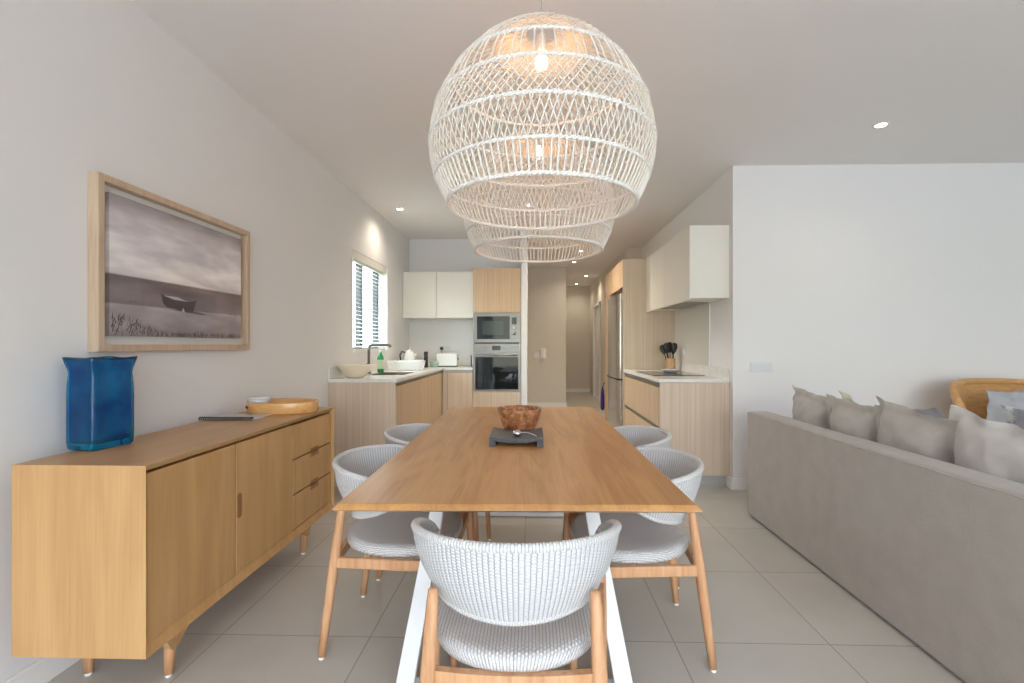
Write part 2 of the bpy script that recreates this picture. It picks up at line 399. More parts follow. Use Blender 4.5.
# ------------------------------------------------------------------ dining chairs
def make_chair(label):
    t = thing('dining_chair', label, 'chair', group='woven dining chairs')
    th_m = math.radians(112); nT, nH = 96, 20
    def P(th, v, off):
        s = abs(th)/th_m
        hh = max(0.0, 1-s**7)**.5
        zt = .754-.038*s*s; zb = .534+.07*s**1.6
        zc, half = (zt+zb)/2, (zt-zb)/2*hh
        vv = .5 + (v-.5)*hh
        a = .245+.060*vv**.9 + .010*math.sin(PI*vv) + off; b = .190+.075*vv**.9 + .010*math.sin(PI*vv) + off
        return (a*math.sin(th), -.03-b*math.cos(th), zc + (v*2-1)*half)
    sh = MB()
    for off, flip in ((.0, False), (-.018, True)):
        base = len(sh.v)
        for i in range(nT+1):
            th = -th_m + 2*th_m*i/nT
            for j in range(nH+1): sh.v.append(P(th, j/nH, off))
        for i in range(nT):
            for j in range(nH):
                q = [base+i*(nH+1)+j, base+(i+1)*(nH+1)+j, base+(i+1)*(nH+1)+j+1, base+i*(nH+1)+j+1]
                U0, U1, V0, V1 = i*78/nT, (i+1)*78/nT, j*24/nH, (j+1)*24/nH
                uv = [(U0,V0),(U1,V0),(U1,V1),(U0,V1)]
                if flip: q.reverse(); uv.reverse()
                sh.face(q, 0, True, uv)
    sh.build('backrest', M_wov, t)
    rim = MB(); pts = []
    nR = 150
    for i in range(nR+1): pts.append(P(-th_m+2*th_m*i/nR, 1.0, -.009))
    for i in range(nR, -1, -1): pts.append(P(-th_m+2*th_m*i/nR, 0.0, -.009))
    pv = [pts[0]]
    for p in pts[1:]:
        if (Vector(p)-Vector(pv[-1])).length > .004: pv.append(p)
    k = len(pv); b0 = len(rim.f)
    rim.tube(pv, .0125, 8, closed=True)
    for q in range(k*8):
        i, j = divmod(q, 8)
        rim.uv[b0+q] = [(i*.9,j*.5),(i*.9,(j+1)*.5),((i+1)*.9,(j+1)*.5),((i+1)*.9,j*.5)]
    rim.build('rim', M_rim, t)
    # seat: a padded superellipse of woven cord
    st = MB(); n = 64; rings = 10
    def out(a, f):
        c_, s2 = math.cos(a), math.sin(a)
        e = 2/2.35
        x = (abs(c_)**e)*math.copysign(1,c_); y = (abs(s2)**e)*math.copysign(1,s2)
        wd = .250 + .018*y
        return x*wd*f, .01+y*.245*f
    prof = [(0,.452)]+[(q/rings, .452+.004*(q/rings)) for q in range(1,rings)]+[(.985,.452),(1.0,.440),(1.0,.425),(.975,.413),(.0,.413)]
    st.v.append((0,.01,.452))
    for f_, z in prof[1:-1]:
        for j in range(n):
            x, y = out(2*PI*j/n, f_); st.v.append((x, y, z))
    st.v.append((0,.01,.413))
    def UV(i):
        x, y, z = st.v[i]
        k_ = 1 + max(0, .452-z)/max(.05, math.hypot(x, y-.01))
        return (x*k_*105, y*k_*62)
    R_ = len(prof)-2
    for j in range(n):
        j2 = (j+1) % n
        q = (0, 1+j, 1+j2); st.face(q, 0, True, [UV(i) for i in q])
        for r_ in range(R_-1):
            q = (1+r_*n+j, 1+(r_+1)*n+j, 1+(r_+1)*n+j2, 1+r_*n+j2); st.face(q, 0, True, [UV(i) for i in q])
        q = (1+(R_-1)*n+j, 1+R_*n, 1+(R_-1)*n+j2); st.face(q, 0, True, [UV(i) for i in q])
    st.build('seat', M_seatw, t)
    # wooden frame
    def lerp(a, b, u): return tuple(a[i]+(b[i]-a[i])*u for i in range(3))
    for sx in (-1, 1):
        rt, rf = (sx*.213,-.196,.606), (sx*.236,-.270,.012)
        ft, ff = (sx*.290,.246,.440), (sx*.303,.272,.012)
        mid = lerp(rt, rf, .36)
        lg = MB().tube([lerp(rt,rf,-.006), rt, lerp(rt,rf,.06), mid, lerp(rt,rf,.7), rf], [.007,.0135,.0165,.0205,.0185,.0145], 14).build('leg', M_leg, t)
        MB().cyl((rf[0],rf[1],0),(rf[0],rf[1],.012),.011,.012,12).build('glide', M_foot, lg)
        lg = MB().tube([lerp(ft,ff,-.02), ft, lerp(ft,ff,.35), ff], [.010,.0165,.0175,.0135], 14).build('leg', M_leg, t)
        MB().cyl((ff[0],ff[1],0),(ff[0],ff[1],.012),.011,.012,12).build('glide', M_foot, lg)
        a, b = lerp(rt,rf,.375), lerp(ft,ff,.09)
        MB().hexa([(a[0]-.011,a[1],a[2]-.024),(a[0]+.011,a[1],a[2]-.024),(b[0]+.011,b[1],b[2]-.024),(b[0]-.011,b[1],b[2]-.024),
                   (a[0]-.011,a[1],a[2]+.018),(a[0]+.011,a[1],a[2]+.018),(b[0]+.011,b[1],b[2]+.018),(b[0]-.011,b[1],b[2]+.018)]).build('side_rail', M_leg, t, bevel=.005)
    for nm, ya, dy, hx_ in (('rear_rail',-.213,-.02,.226),('front_rail',.240,.0,.292)):
        fr = MB(); k = 12
        for i in range(k):
            x0, x1 = -hx_+2*hx_*i/k, -hx_+2*hx_*(i+1)/k
            g0, g1 = dy*(1-(x0/hx_)**2), dy*(1-(x1/hx_)**2)
            fr.hexa([(x0,ya+g0-.01,.374),(x1,ya+g1-.01,.374),(x1,ya+g1+.012,.374),(x0,ya+g0+.012,.374),
                     (x0,ya+g0-.01,.412),(x1,ya+g1-.01,.412),(x1,ya+g1+.012,.412),(x0,ya+g0+.012,.412)])
        fr.build(nm, M_leg, t)
    return t
ch = make_chair('woven white tub dining chair at the near end of the table, seen from behind')
ch.location = (-.050,1.455,0)
dup(ch, (-.572,2.125,0), -PI/2, 'woven tub chair on the sideboard side of the table, nearer of the two there')
dup(ch, (-.552,2.765,0), -PI/2, 'woven tub chair on the sideboard side of the table, farther of the two there')
dup(ch, (.420,2.095,0), PI/2, 'woven tub chair on the sofa side of the table, nearer of the two there')
dup(ch, (.470,2.725,0), PI/2, 'woven tub chair on the sofa side of the table, farther of the two there')

# ------------------------------------------------------------------ things on the table
sl_t = thing('slate_stand', 'low dark slate stand with curved top and two feet, on the dining table', 'stand', (-.081,2.455,.7573))
m = MB(); k = 16; hx, hy = .131, .135
for i in range(k):
    x0, x1 = -hx+2*hx*i/k, -hx+2*hx*(i+1)/k
    def zt(x): return .034+.016*(x/hx)**2
    m.hexa([(x0,-hy,zt(x0)-.016),(x1,-hy,zt(x1)-.016),(x1,hy,zt(x1)-.016),(x0,hy,zt(x0)-.016),
            (x0,-hy,zt(x0)),(x1,-hy,zt(x1)),(x1,hy,zt(x1)),(x0,hy,zt(x0))])
m.build('top', M_slate, sl_t)
for x0, x1 in ((-hx,-hx+.03),(hx-.03,hx)):
    MB().box(x0,x1,-hy,hy,0,.031).build('foot', M_slate, sl_t)
e = thing('spoon_rest_bell', 'small silver egg shaped ornament resting on the slate stand', 'ornament', (-.078,2.40,.791))
e.name = 'silver_ornament'
MB().lathe([(0,.0012),(.012,.002),(.021,.010),(.024,.019),(.019,.029),(.008,.035),(0,.036)], 24).build('body', plain('polished_silver', (.75,.75,.78), .12, metal=1), e)
MB().tube([(.018,.012,.02),(.05,.05,.012),(.075,.03,.008),(.09,-.02,.0105),(.095,-.05,.0125)], .0012, 6).build('cord', M_pad, e)
def burl():
    m, nt, b = newmat('burl_wood')
    tc = N(nt,'ShaderNodeTexCoord'); nz = N(nt,'ShaderNodeTexNoise'); nz.inputs['Scale'].default_value = 22; nz.inputs['Detail'].default_value = 8; nz.inputs['Distortion'].default_value = 1.5
    nt.links.new(tc.outputs['Object'], nz.inputs['Vector'])
    r = N(nt,'ShaderNodeValToRGB'); r.color_ramp.elements[0].position = .32; r.color_ramp.elements[0].color = (.16,.055,.02,1)
    r.color_ramp.elements[1].position = .72; r.color_ramp.elements[1].color = (.60,.34,.17,1)
    e_ = r.color_ramp.elements.new(.5); e_.color = (.38,.16,.07,1)
    nt.links.new(nz.outputs['Fac'], r.inputs['Fac']); nt.links.new(r.outputs['Color'], b.inputs['Base Color']); b.inputs['Roughness'].default_value = .45
    return m
bw = MB().lathe([(0,0),(.078,.0),(.090,.008),(.108,.050),(.124,.098),(.130,.122),(.127,.127),(.120,.122),(.105,.08),(.082,.035),(.03,.018),(0,.016)], 48,
                wob=lambda a, i: 1+.02*math.sin(3*a+.5)+.012*math.sin(7*a))
o = bw.build('burl_bowl', burl()); o.location = (-.080,2.80,.7573)
tag(o, 'rough reddish burl wood bowl standing behind the slate stand on the table', 'bowl')

# ------------------------------------------------------------------ pendants
def make_pendant(label):
    t = thing('woven_pendant', label, 'pendant light', group='woven pendant lights')
    prof = [(0,.388),(.05,.415),(.10,.436),(.165,.453),(.235,.459),(.305,.450),(.373,.434),(.44,.406),(.503,.366),(.575,.312),(.637,.248),(.685,.168),(.708,.105),(.714,.066)]
    def rad(z):
        for (z0,r0),(z1,r1) in zip(prof, prof[1:]):
            if z <= z1: u = (z-z0)/(z1-z0); return r0+(r1-r0)*u
        return prof[-1][1]
    def pt(a, z, dr=0): r = rad(z)+dr; return (r*math.cos(a), r*math.sin(a), z)
    zE, zD, zC, zB, zA, zT = 0, .101, .235, .373, .503, .708
    L = MB()
    n = 104
    for i in range(n):                                      # upright bars, bottom band
        a = 2*PI*i/n + rnd.uniform(-.006,.006)
        L.tube([pt(a,zE), pt(a,zD*.5), pt(a,zD)], .0041, 5, cap=False)
    def cross(z0, z1, n, shift, r, dr=.002):
        for sgn in (-1, 1):
            for i in range(n):
                a0 = 2*PI*i/n + rnd.uniform(-.008,.008)
                L.tube([pt(a0+sgn*shift*u, z0+(z1-z0)*u, sgn*dr) for u in (0,.25,.5,.75,1)], r, 4, cap=False)
    cross(zD, zC, 104, .105, .0027)
    cross(zC, zB, 92, .24, .0025)
    n = 72
    for i in range(n):
        a = 2*PI*i/n + (.010 if i % 2 else -.010)
        L.tube([pt(a,zB+(zA-zB)*u) for u in (0,.33,.66,1)], .0034, 5, cap=False)
    cross(zA, zT, 60, .55, .0022)
    L.build('shade', M_rattan, t)
    for z, rr in ((zE,.0068),(zD,.0058),(zC,.0058),(zB,.0056),(zA,.0056)):   # twisted rope hoops
        h = MB(); k = 260
        for ph in (0, PI):
            pts = []
            for i in range(k):
                a = 2*PI*i/k; q = ph + a*62
                r = rad(z)+math.cos(q)*rr*.55; pts.append((r*math.cos(a), r*math.sin(a), z+math.sin(q)*rr*.75))
            h.tube(pts, rr*.82, 5, closed=True)
        h.build('hoop', M_rope, t)
    cr = MB()                                               # dense coiled crown with the hole for the lamp holder
    for i in range(20):
        r = .205-.139*i/19
        cr.tube([(r*math.cos(2*PI*j/48), r*math.sin(2*PI*j/48), .652+.06*(1-max(0,(r-.066)/.139)**1.8)) for j in range(48)], .0022, 4, closed=True)
    for j in range(28):
        a = 2*PI*j/28
        cr.tube([(r*math.cos(a), r*math.sin(a), .6505+.06*(1-max(0,(r-.066)/.139)**1.8)) for r in (.066,.11,.15,.204)], .0026, 4, cap=False)
    cr.build('crown', M_rattan, t)
    MB().lathe([(0,.715),(.018,.714),(.021,.700),(.021,.650),(.017,.642),(0,.642)], 20).build('lamp_holder', M_rope, t)
    for j in range(3):
        a = 2*PI*j/3+.5; MB().cyl((.02*math.cos(a),.02*math.sin(a),.706),(.068*math.cos(a),.068*math.sin(a),.706),.002,n=6).build('spider_arm', M_white, t)
    bo = MB().lathe([(0,.565),(.012,.567),(.024,.578),(.028,.595),(.022,.620),(.014,.640),(0,.6415)], 20).build('bulb', M_bulb, t)
    zc = H-1.829
    MB().cyl((0,0,.714),(0,0,zc-.024),.0028,n=8).build('cord', plain('cord_grey', (.45,.43,.40), .7), t)
    MB().lathe([(0,zc-.026),(.045,zc-.025),(.052,zc-.018),(.052,zc-.0005),(0,zc-.0005)], 28).build('ceiling_rose', M_gloss, t)
    ld = bpy.data.lights.new('bulb_light', 'POINT'); ld.energy = 2.1; ld.color = (1,.44,.16); ld.shadow_soft_size = .03
    lo = bpy.data.objects.new('bulb_light', ld); C.objects.link(lo); lo.parent = t; lo.location = (0,0,.515)
    return t
p1 = make_pendant('white woven basket pendant nearer the camera, over the near half of the table')
p1.location = (.035,2.0,1.829)
p2 = dup(p1, (.032,2.95,1.829), .3, 'white woven basket pendant over the far half of the table, behind the other')

# ------------------------------------------------------------------ downlights
def downlight(x, y, label, power=9, first=[None]):
    if first[0] is None:
        t = thing('downlight', label, 'ceiling light', (x,y,H), 0, 'recessed ceiling downlights')
        MB().lathe([(.034,-.0005),(.036,-.004),(.046,-.004),(.050,-.0005)], 32).build('trim_ring', M_gloss, t)
        MB().lathe([(0,-.0032),(.034,-.0032),(.034,-.0006),(0,-.0006)], 28).build('lens', M_lens, t)
        ld = bpy.data.lights.new('downlight_spot', 'SPOT'); ld.energy = power; ld.color = (1,.86,.69); ld.spot_size = math.radians(150); ld.spot_blend = 1.0; ld.shadow_soft_size = .034
        lo = bpy.data.objects.new('downlight_spot', ld); C.objects.link(lo); lo.parent = t; lo.location = (0,0,-.02)
        first[0] = t
    else:
        t = dup(first[0], (x,y,H), 0, label)
        for c in t.children:
            if c.type == 'LIGHT': c.data = c.data.copy(); c.data.energy = power
    return t
for x, y, l, pw in ((2.45,3.45,'recessed downlight in the ceiling before the bare white living wall', 7),
                (-1.515,5.43,'recessed downlight close to the left wall above the kitchen window', 22),
                (-.055,5.31,'recessed downlight in the kitchen ceiling seen through the near pendant, left of the others there', 48),
                (.424,6.37,'recessed downlight glimpsed through the far pendant, in line with the hall intercom wall', 95),
                (.79,7.94,'recessed downlight before the tall fridge unit, showing inside the rim of the far pendant', 32),
                (.765,8.99,'recessed downlight just below the far pendant, nearest of the three at the hall entrance', 26),
                (1.19,10.8,'recessed hall downlight, middle of the three and set right of the others', 22),
                (1.10,12.2,'recessed downlight deepest in the hall, before the end wall', 16)):
    downlight(x, y, l, pw)

# ------------------------------------------------------------------ sideboard
sb = thing('sideboard', 'long oak sideboard with two doors and three drawers along the left wall', 'sideboard', (-1.51,2.305,0))
X0,X1,Y0,Y1,Z0,Z1 = -.228,.230,-.752,.748,.21,.85
def panel(a, b):     # a: outer rectangle corner points handled by hexa
    pass
cs = MB(); tt = .022; ts = .014; tb = .036; ch_ = .016
A = [(X0,Y0,Z0),(X1,Y0,Z0),(X1,Y1,Z0),(X0,Y1,Z0),(X0,Y0,Z1),(X1,Y0,Z1),(X1,Y1,Z1),(X0,Y1,Z1)]
xi_ = X1-ch_
B = [(X0,Y0+ts,Z0+tb),(xi_,Y0+ts,Z0+tb),(xi_,Y1-ts,Z0+tb),(X0,Y1-ts,Z0+tb),(X0,Y0+ts,Z1-tt),(xi_,Y0+ts,Z1-tt),(xi_,Y1-ts,Z1-tt),(X0,Y1-ts,Z1-tt)]
cs.hexa(B[4:]+A[4:], 1); cs.hexa(A[:4]+B[:4])
cs.hexa([A[0],A[1],B[1],B[0],A[4],A[5],B[5],B[4]]); cs.hexa([B[3],B[2],A[2],A[3],B[7],B[6],A[6],A[7]])
cs.box(X0,X0+.01,Y0+ts,Y1-ts,Z0+tb,Z1-tt)
cs.box(X0+.01,X1-.04,.237,.247,Z0+tb,Z1-tt)
cs.build('body', [M_side_v, M_side_y], sb)
xf0, xf1 = X1-.034, X1-.012
g = .003
ys = (Y0+ts+g, -.252, .246, Y1-ts-g-.006)
zf0, zf1 = Z0+tb+g, Z1-tt-g-.006
for i in range(2):
    a, b = ys[i]+(0 if i == 0 else .005), ys[i+1]-.005
    dr = MB().box(xf0,xf1,a,b,zf0,zf1).build('door', M_side_v, sb, bevel=.0015)
    yc = b if i == 0 else a
    if i == 1:
        pill = []
        for q in range(24):
            an = 2*PI*q/24
            pill.append((yc+.018+.017*math.cos(an), .545+.038*(1 if math.sin(an) >= 0 else -1)+.017*math.sin(an)))
        MB().prism(pill, xf1-.004, xf1+.003, axis='x').build('handle', M_knob, dr, bevel=.0015)
dz = (zf1-zf0)/3
for i in range(3):
    z0, z1 = zf0+i*dz+.004, zf0+(i+1)*dz-.004
    dr = MB().box(xf0,xf1,ys[2]+.003,ys[3],z0,z1).build('drawer', M_side_v, sb, bevel=.0015)
    if i < 2:
        MB().box(xf1-.004,xf1+.008,.44,.54,z1-.026,z1-.001).build('handle', M_knob, dr, bevel=.004)
    if i > 0:
        MB().box(xf1-.004,xf1+.008,.44,.54,z0+.001,z0+.016).build('handle', M_knob, dr, bevel=.004)
for sg in (1, -1):               # short shaped brackets that run into the legs
  for xx in (.150, -.17):
    rl = MB(); k = 24
    for i in range(k):
        def dep(u): return .02+.085*math.exp(-((u-.10)/(.085 if u > .10 else .035))**2)
        u0, u1 = .0+.30*i/k, .0+.30*(i+1)/k
        y0, y1 = sg*(-.64+u0), sg*(-.64+u1)
        if sg < 0: y0, y1, u0, u1 = y1, y0, u1, u0
        rl.hexa([(xx-.012,y0,Z0-dep(u0)),(xx+.012,y0,Z0-dep(u0)),(xx+.012,y1,Z0-dep(u1)),(xx-.012,y1,Z0-dep(u1)),
                 (xx-.012,y0,Z0-.0005),(xx+.012,y0,Z0-.0005),(xx+.012,y1,Z0-.0005),(xx-.012,y1,Z0-.0005)])
    rl.build('bracket', M_side_y, sb)
for sx, lx, fx in ((1,.145,.135),(-1,-.17,-.175)):
    for ly in (-.53,.53):
        lg = MB().cyl((lx,ly,Z0-.001),(fx,ly,.012),.024,.0165,16).build('leg', M_leg, sb)
        MB().cyl((fx,ly,0),(fx,ly,.013),.012,.013,12).build('glide', M_foot, lg)

# on the sideboard ------------------------------------------------
def blueglass():
    m, nt, b = newmat('blue_glass')
    b.inputs['Base Color'].default_value = (.012,.22,.50,1); b.inputs['Roughness'].default_value = .05
    b.inputs['Transmission Weight'].default_value = .92; b.inputs['IOR'].default_value = 1.35
    b.inputs['Specular IOR Level'].default_value = .7
    tc = N(nt,'ShaderNodeTexCoord'); sp = N(nt,'ShaderNodeSeparateXYZ'); nt.links.new(tc.outputs['Object'], sp.inputs[0])
    nz = N(nt,'ShaderNodeTexNoise'); nz.inputs['Scale'].default_value = 9; nt.links.new(tc.outputs['Object'], nz.inputs['Vector'])
    r = N(nt,'ShaderNodeValToRGB'); r.color_ramp.elements[0].position=.35; r.color_ramp.elements[0].color=(.008,.22,.58,1); r.color_ramp.elements[1].position=.65; r.color_ramp.elements[1].color=(.02,.47,.76,1)
    nt.links.new(nz.outputs['Fac'], r.inputs['Fac']); nt.links.new(r.outputs['Color'], b.inputs['Base Color'])
    bp = N(nt,'ShaderNodeBump'); bp.inputs['Strength'].default_value=.25; bp.inputs['Distance'].default_value=.01
    nt.links.new(nz.outputs['Fac'], bp.inputs['Height']); nt.links.new(bp.outputs['Normal'], b.inputs['Normal'])
    return m
va = MB(); n = 64
def sq(a, hx, hy, e=7):
    c_, s2 = math.cos(a), math.sin(a)
    r = (abs(c_)**e+abs(s2)**e)**(-1/e)
    return r*c_*hx, r*s2*hy, r
vp = [(0,.0),(.9,.0),(.985,.008),(1.0,.03),(1.0,.12),(1.0,.20),(.985,.25),(.95,.287),(.965,.305),(1.03,.330),(1.06,.347),
      (1.03,.349),(.98,.335),(.91,.305),(.90,.285),(.93,.25),(.93,.12),(.93,.04),(.88,.025),(0,.022)]
for f_, z in vp:
    for j in range(n):
        x, y, r = sq(2*PI*j/n, .066, .087, 9)
        lift = .0
        if z > .30:
            cornr = max(0, (r-1.0)/.28); lift = (z-.30)*.10*cornr; x *= 1+.05*cornr*(z-.3)/.05; y *= 1+.05*cornr*(z-.3)/.05
        va.v.append((x*f_, y*f_, z+lift))
for i in range(len(vp)-1):
    for j in range(n):
        j2 = (j+1) % n
        va.face((i*n+j, i*n+j2, (i+1)*n+j2, (i+1)*n+j), 0, True)
o = va.build('glass_vase', blueglass()); o.location = (-1.698,1.842,.8505); o.rotation_euler = (0,0,math.radians(-7))
tag(o, 'square blue glass vase with pinched neck standing on the near end of the sideboard', 'vase')

nb = thing('notebook', 'thin grey notebook with black spiral binding lying on the sideboard', 'notebook', (-1.628,2.49,.8503), math.radians(1))
MB().box(-.145,.145,.012,.20,0,.006).build('cover', plain('notebook_cover', (.55,.55,.60), .3), nb, bevel=.001)
sp = MB()
for i in range(24):
    x = -.138+.276*i/23
    sp.tube([(x, .012+.009*math.cos(2*PI*j/10), .0085+.0075*math.sin(2*PI*j/10)) for j in range(10)], .0034, 5, closed=True)
sp.build('spiral_binding', M_blackp, nb)

ty = MB(); n = 64
def ell(a, rx, ry): return rx*math.cos(a), ry*math.sin(a)
prof = [(0,.001),(.97,.001),(1.0,.008),(1.015,.062),(1.0,.068),(.975,.062),(.955,.012),(0,.010)]
def trwob(a, i): return 1
ty.lathe([(r*.205,z) for r, z in prof[:]], 64, sx=1.0, sy=.66)
tr = thing('serving_tray', 'oval bentwood serving tray on the far end of the sideboard', 'tray', (-1.495,2.83,.8503))
ty.build('body', M_tray, tr)
hh = MB().box(-.028,.028,-.004,.004,-.008,.008).build('handle_slot', M_dark, tr, bevel=.003)
hh.location = (-.176,-.0735,.036); hh.rotation_euler = (0,0,math.radians(-52))
db = thing('stacked_dish', 'small clear glass dish resting on the tray rim by the wall', 'dish', (-1.615,2.79,.861)); db.name = 'glass_dish'
MB().lathe([(0,.0),(.038,.0),(.05,.008),(.058,.058),(.060,.072),(.057,.072),(.047,.016),(0,.010)], 36).build('bowl', plain('grey_glass', (.55,.56,.60), .08, spec=.8), db)
MB().lathe([(0,.0725),(.061,.0725),(.062,.079),(.04,.084),(0,.085)], 36).build('lid', plain('pale_glass', (.68,.69,.72), .06, spec=.9), db)

# ------------------------------------------------------------------ framed picture
pf = thing('framed_picture', 'ash framed monochrome print of a rowing boat on a beach, hung on the left wall', 'picture', (WL+.001,2.425,1.589))
fy, fz, fd = .523, .367, .046
fm = MB(); wdt = .030
def bar(pts0, pts1): pass
o1 = [(-fy,-fz),(fy,-fz),(fy,fz),(-fy,fz)]; i1 = [(-fy+wdt,-fz+wdt),(fy-wdt,-fz+wdt),(fy-wdt,fz-wdt),(-fy+wdt,fz-wdt)]
for k in range(4):
    a, b_, c_, e_ = o1[k], o1[(k+1)%4], i1[(k+1)%4], i1[k]
    fm.hexa([(0,*a),(0,*b_),(0,*c_),(0,*e_),(fd,*a),(fd,*b_),(fd,*c_),(fd,*e_)])
fm.build('frame', M_frame, pf, bevel=.002)
MB().box(.0,.006,-fy+wdt-.003,fy-wdt+.003,-fz+wdt-.003,fz-wdt+.003).build('backing_board', plain('mount_board', (.80,.82,.79), .7), pf)
def printmat():
    m, nt, b = newmat('beach_print')
    tc = N(nt,'ShaderNodeTexCoord'); sp = N(nt,'ShaderNodeSeparateXYZ'); nt.links.new(tc.outputs['Object'], sp.inputs[0])
    mp = N(nt,'ShaderNodeMapping'); mp.inputs['Scale'].default_value = (1,2.2,9); mp.inputs['Rotation'].default_value = (math.radians(-9),0,0)
    nt.links.new(tc.outputs['Object'], mp.inputs['Vector'])
    nz = N(nt,'ShaderNodeTexNoise'); nz.inputs['Scale'].default_value = 1.6; nz.inputs['Detail'].default_value = 6; nt.links.new(mp.outputs['Vector'], nz.inputs['Vector'])
    def MM(op, a, bb):
        n = N(nt,'ShaderNodeMath', operation=op)
        for i, x in enumerate((a,bb)):
            if isinstance(x,(int,float)): n.inputs[i].default_value = x
            else: nt.links.new(x, n.inputs[i])
        return n.outputs[0]
    z = sp.outputs[2]
    mr = MM('MULTIPLY', MM('SUBTRACT', z, -.30), 1/.605)          # 0 bottom .. 1 top
    w = MM('ADD', mr, MM('MULTIPLY', MM('SUBTRACT', nz.outputs['Fac'], .5), .05))
    r = N(nt,'ShaderNodeValToRGB'); cr = r.color_ramp
    cr.interpolation = 'LINEAR'
    st = [(0,(.33,.29,.31)),(.10,(.40,.365,.38)),(.20,(.44,.41,.42)),(.225,(.48,.45,.46)),(.235,(.25,.21,.225)),(.42,(.20,.165,.185)),(.432,(.18,.15,.165)),(.444,(.84,.82,.82)),(.6,(.90,.88,.88)),(.8,(.80,.77,.78)),(1,(.36,.325,.345))]
    cr.elements[0].position = 0; cr.elements[0].color = (*st[0][1],1); cr.elements[1].position = 1; cr.elements[1].color = (*st[-1][1],1)
    for p, c_ in st[1:-1]:
        e_ = cr.elements.new(p); e_.color = (*c_,1)
    nt.links.new(mr, r.inputs['Fac'])
    cl = N(nt,'ShaderNodeValToRGB'); cl.color_ramp.elements[0].position=.34; cl.color_ramp.elements[0].color=(.74,.69,.72,1); cl.color_ramp.elements[1].position=.66; cl.color_ramp.elements[1].color=(1.16,1.14,1.14,1)
    nt.links.new(nz.outputs['Fac'], cl.inputs['Fac'])
    mx = N(nt,'ShaderNodeMix'); mx.data_type='RGBA'; mx.blend_type='MULTIPLY'; mx.inputs[0].default_value = .9
    nt.links.new(r.outputs['Color'], mx.inputs[6]); nt.links.new(cl.outputs['Color'], mx.inputs[7])
    nt.links.new(mx.outputs[2], b.inputs['Base Color']); b.inputs['Roughness'].default_value = .6
    return m
py0, py1, pz0, pz1 = -.455, .455, -.300, .305
cv = MB().box(.006,.030,py0,py1,pz0,pz1)
M_ink = plain('print_dark_ink', (.085,.065,.07), .7); M_ink2 = plain('print_pale_ink', (.55,.52,.52), .7); M_ink3 = plain('print_mid_ink', (.17,.14,.145), .7)
pr = cv.build('print', printmat(), pf)
bt = MB()                                                 # the boat and the dune grass of the print
bz = -.158
def bp_(*p): return [(-.225+y*1.12, bz+z*1.05) for y, z in p]
hull = bp_((.045,.062),(.055,.020),(.08,.002),(.20,-.012),(.24,-.010),(.25,.025),(.262,.050),(.20,.038),(.12,.040))
bt.prism(hull, .0302, .0306, axis='x')
bt.prism(bp_((.06,.055),(.12,.042),(.20,.040),(.14,.056)), .0306, .0308, 1, axis='x')
bt.prism(bp_((.165,-.011),(.175,.008),(.185,-.012)), .0306, .0308, 1, axis='x')
bt.prism(bp_((.07,-.006),(.30,-.020),(.34,-.016),(.26,-.004)), .0301, .0302, 2, axis='x')
for i in range(330):
    y = rnd.uniform(py0+.01, py1-.02)
    left = max(0, 1-(y-py0)/.30)
    if y < -.18 or rnd.random() < .75:
        zb = pz0 + rnd.uniform(0,.012+.085*left); hh = rnd.uniform(.012,.030)*(1+.5*left)
        dy = rnd.uniform(-.02,.02); wq = rnd.uniform(.0015,.004)
        bt.prism([(y-wq,zb),(y+wq,zb),(y+dy+.001,min(zb+hh,0))], .0301, .0303, 2 if rnd.random() < .55 else 0, axis='x')
for y, z in ((-.33,-.148),(-.36,-.15),(.34,-.158),(.39,-.162)): bt.prism([(y,z),(y+.02,z-.002),(y+.016,z+.006),(y+.006,z+.008)], .0301, .0303, 2, axis='x')
bt.build('boat_motif', [M_ink, M_ink2, M_ink3], pr)
MB().box(.036,.038,-fy+wdt-.002,fy-wdt+.002,-fz+wdt-.002,fz-wdt+.002).build('glass', M_glass, pf)

# ------------------------------------------------------------------ kitchen, left side
CT = .95
lc = thing('base_cabinet', 'ash base cabinet run under the kitchen window, with plain end panel', 'cabinet', (0,0,0))
MB().box(WL+.003,-1.225,4.215,6.95,.10,.918).build('carcass', M_kit, lc)
MB().box(WL+.003,-1.212,4.195,4.215,.0,.918).build('end_panel', M_kit, lc, bevel=.001)
MB().box(WL+.02,-1.27,4.23,6.9,0,.1).build('plinth', M_plinth, lc)
MB().box(-1.224,-1.215,4.215,6.33,.885,.918).build('finger_rail', M_steelD, lc)
for a, b in ((4.217,5.03),(5.034,5.68),(5.684,6.345)):
    MB().box(-1.225,-1.206,a,b,.105,.882).build('door', M_kitw, lc, bevel=.001)
bc = thing('corner_base_cabinet', 'ash base cabinet below the toaster, beside the oven tower', 'cabinet', (0,0,0))
MB().box(-1.203,-.80,6.38,6.95,.10,.918).build('carcass', M_kit, bc)
MB().box(-1.203,-1.14,6.357,6.38,.105,.882).build('filler', M_kit, bc, bevel=.001)
MB().box(-1.136,-.802,6.357,6.38,.105,.882).build('door', M_kit, bc, bevel=.001)
MB().box(-1.203,-.80,6.363,6.379,.886,.918).build('finger_rail', M_steelD, bc)
MB().box(-1.203,-.80,6.43,6.9,0,.1).build('plinth', M_plinth, bc)
wt = MB(); z0, z1 = .92, CT
sx0,sx1,sy0,sy1 = -1.66,-1.30,4.72,5.28
wt.box(WL+.002,-1.195,4.185,sy0,z0,z1); wt.box(WL+.002,-1.195,sy1,6.955,z0,z1); wt.box(WL+.002,sx0,sy0,sy1,z0,z1); wt.box(sx1,-1.195,sy0,sy1,z0,z1)
wt.box(-1.195,-.80,6.345,6.955,z0,z1)
o = wt.build('worktop', M_stone); tag(o, 'pale stone L-shaped worktop running from the window side to the oven tower', 'worktop')
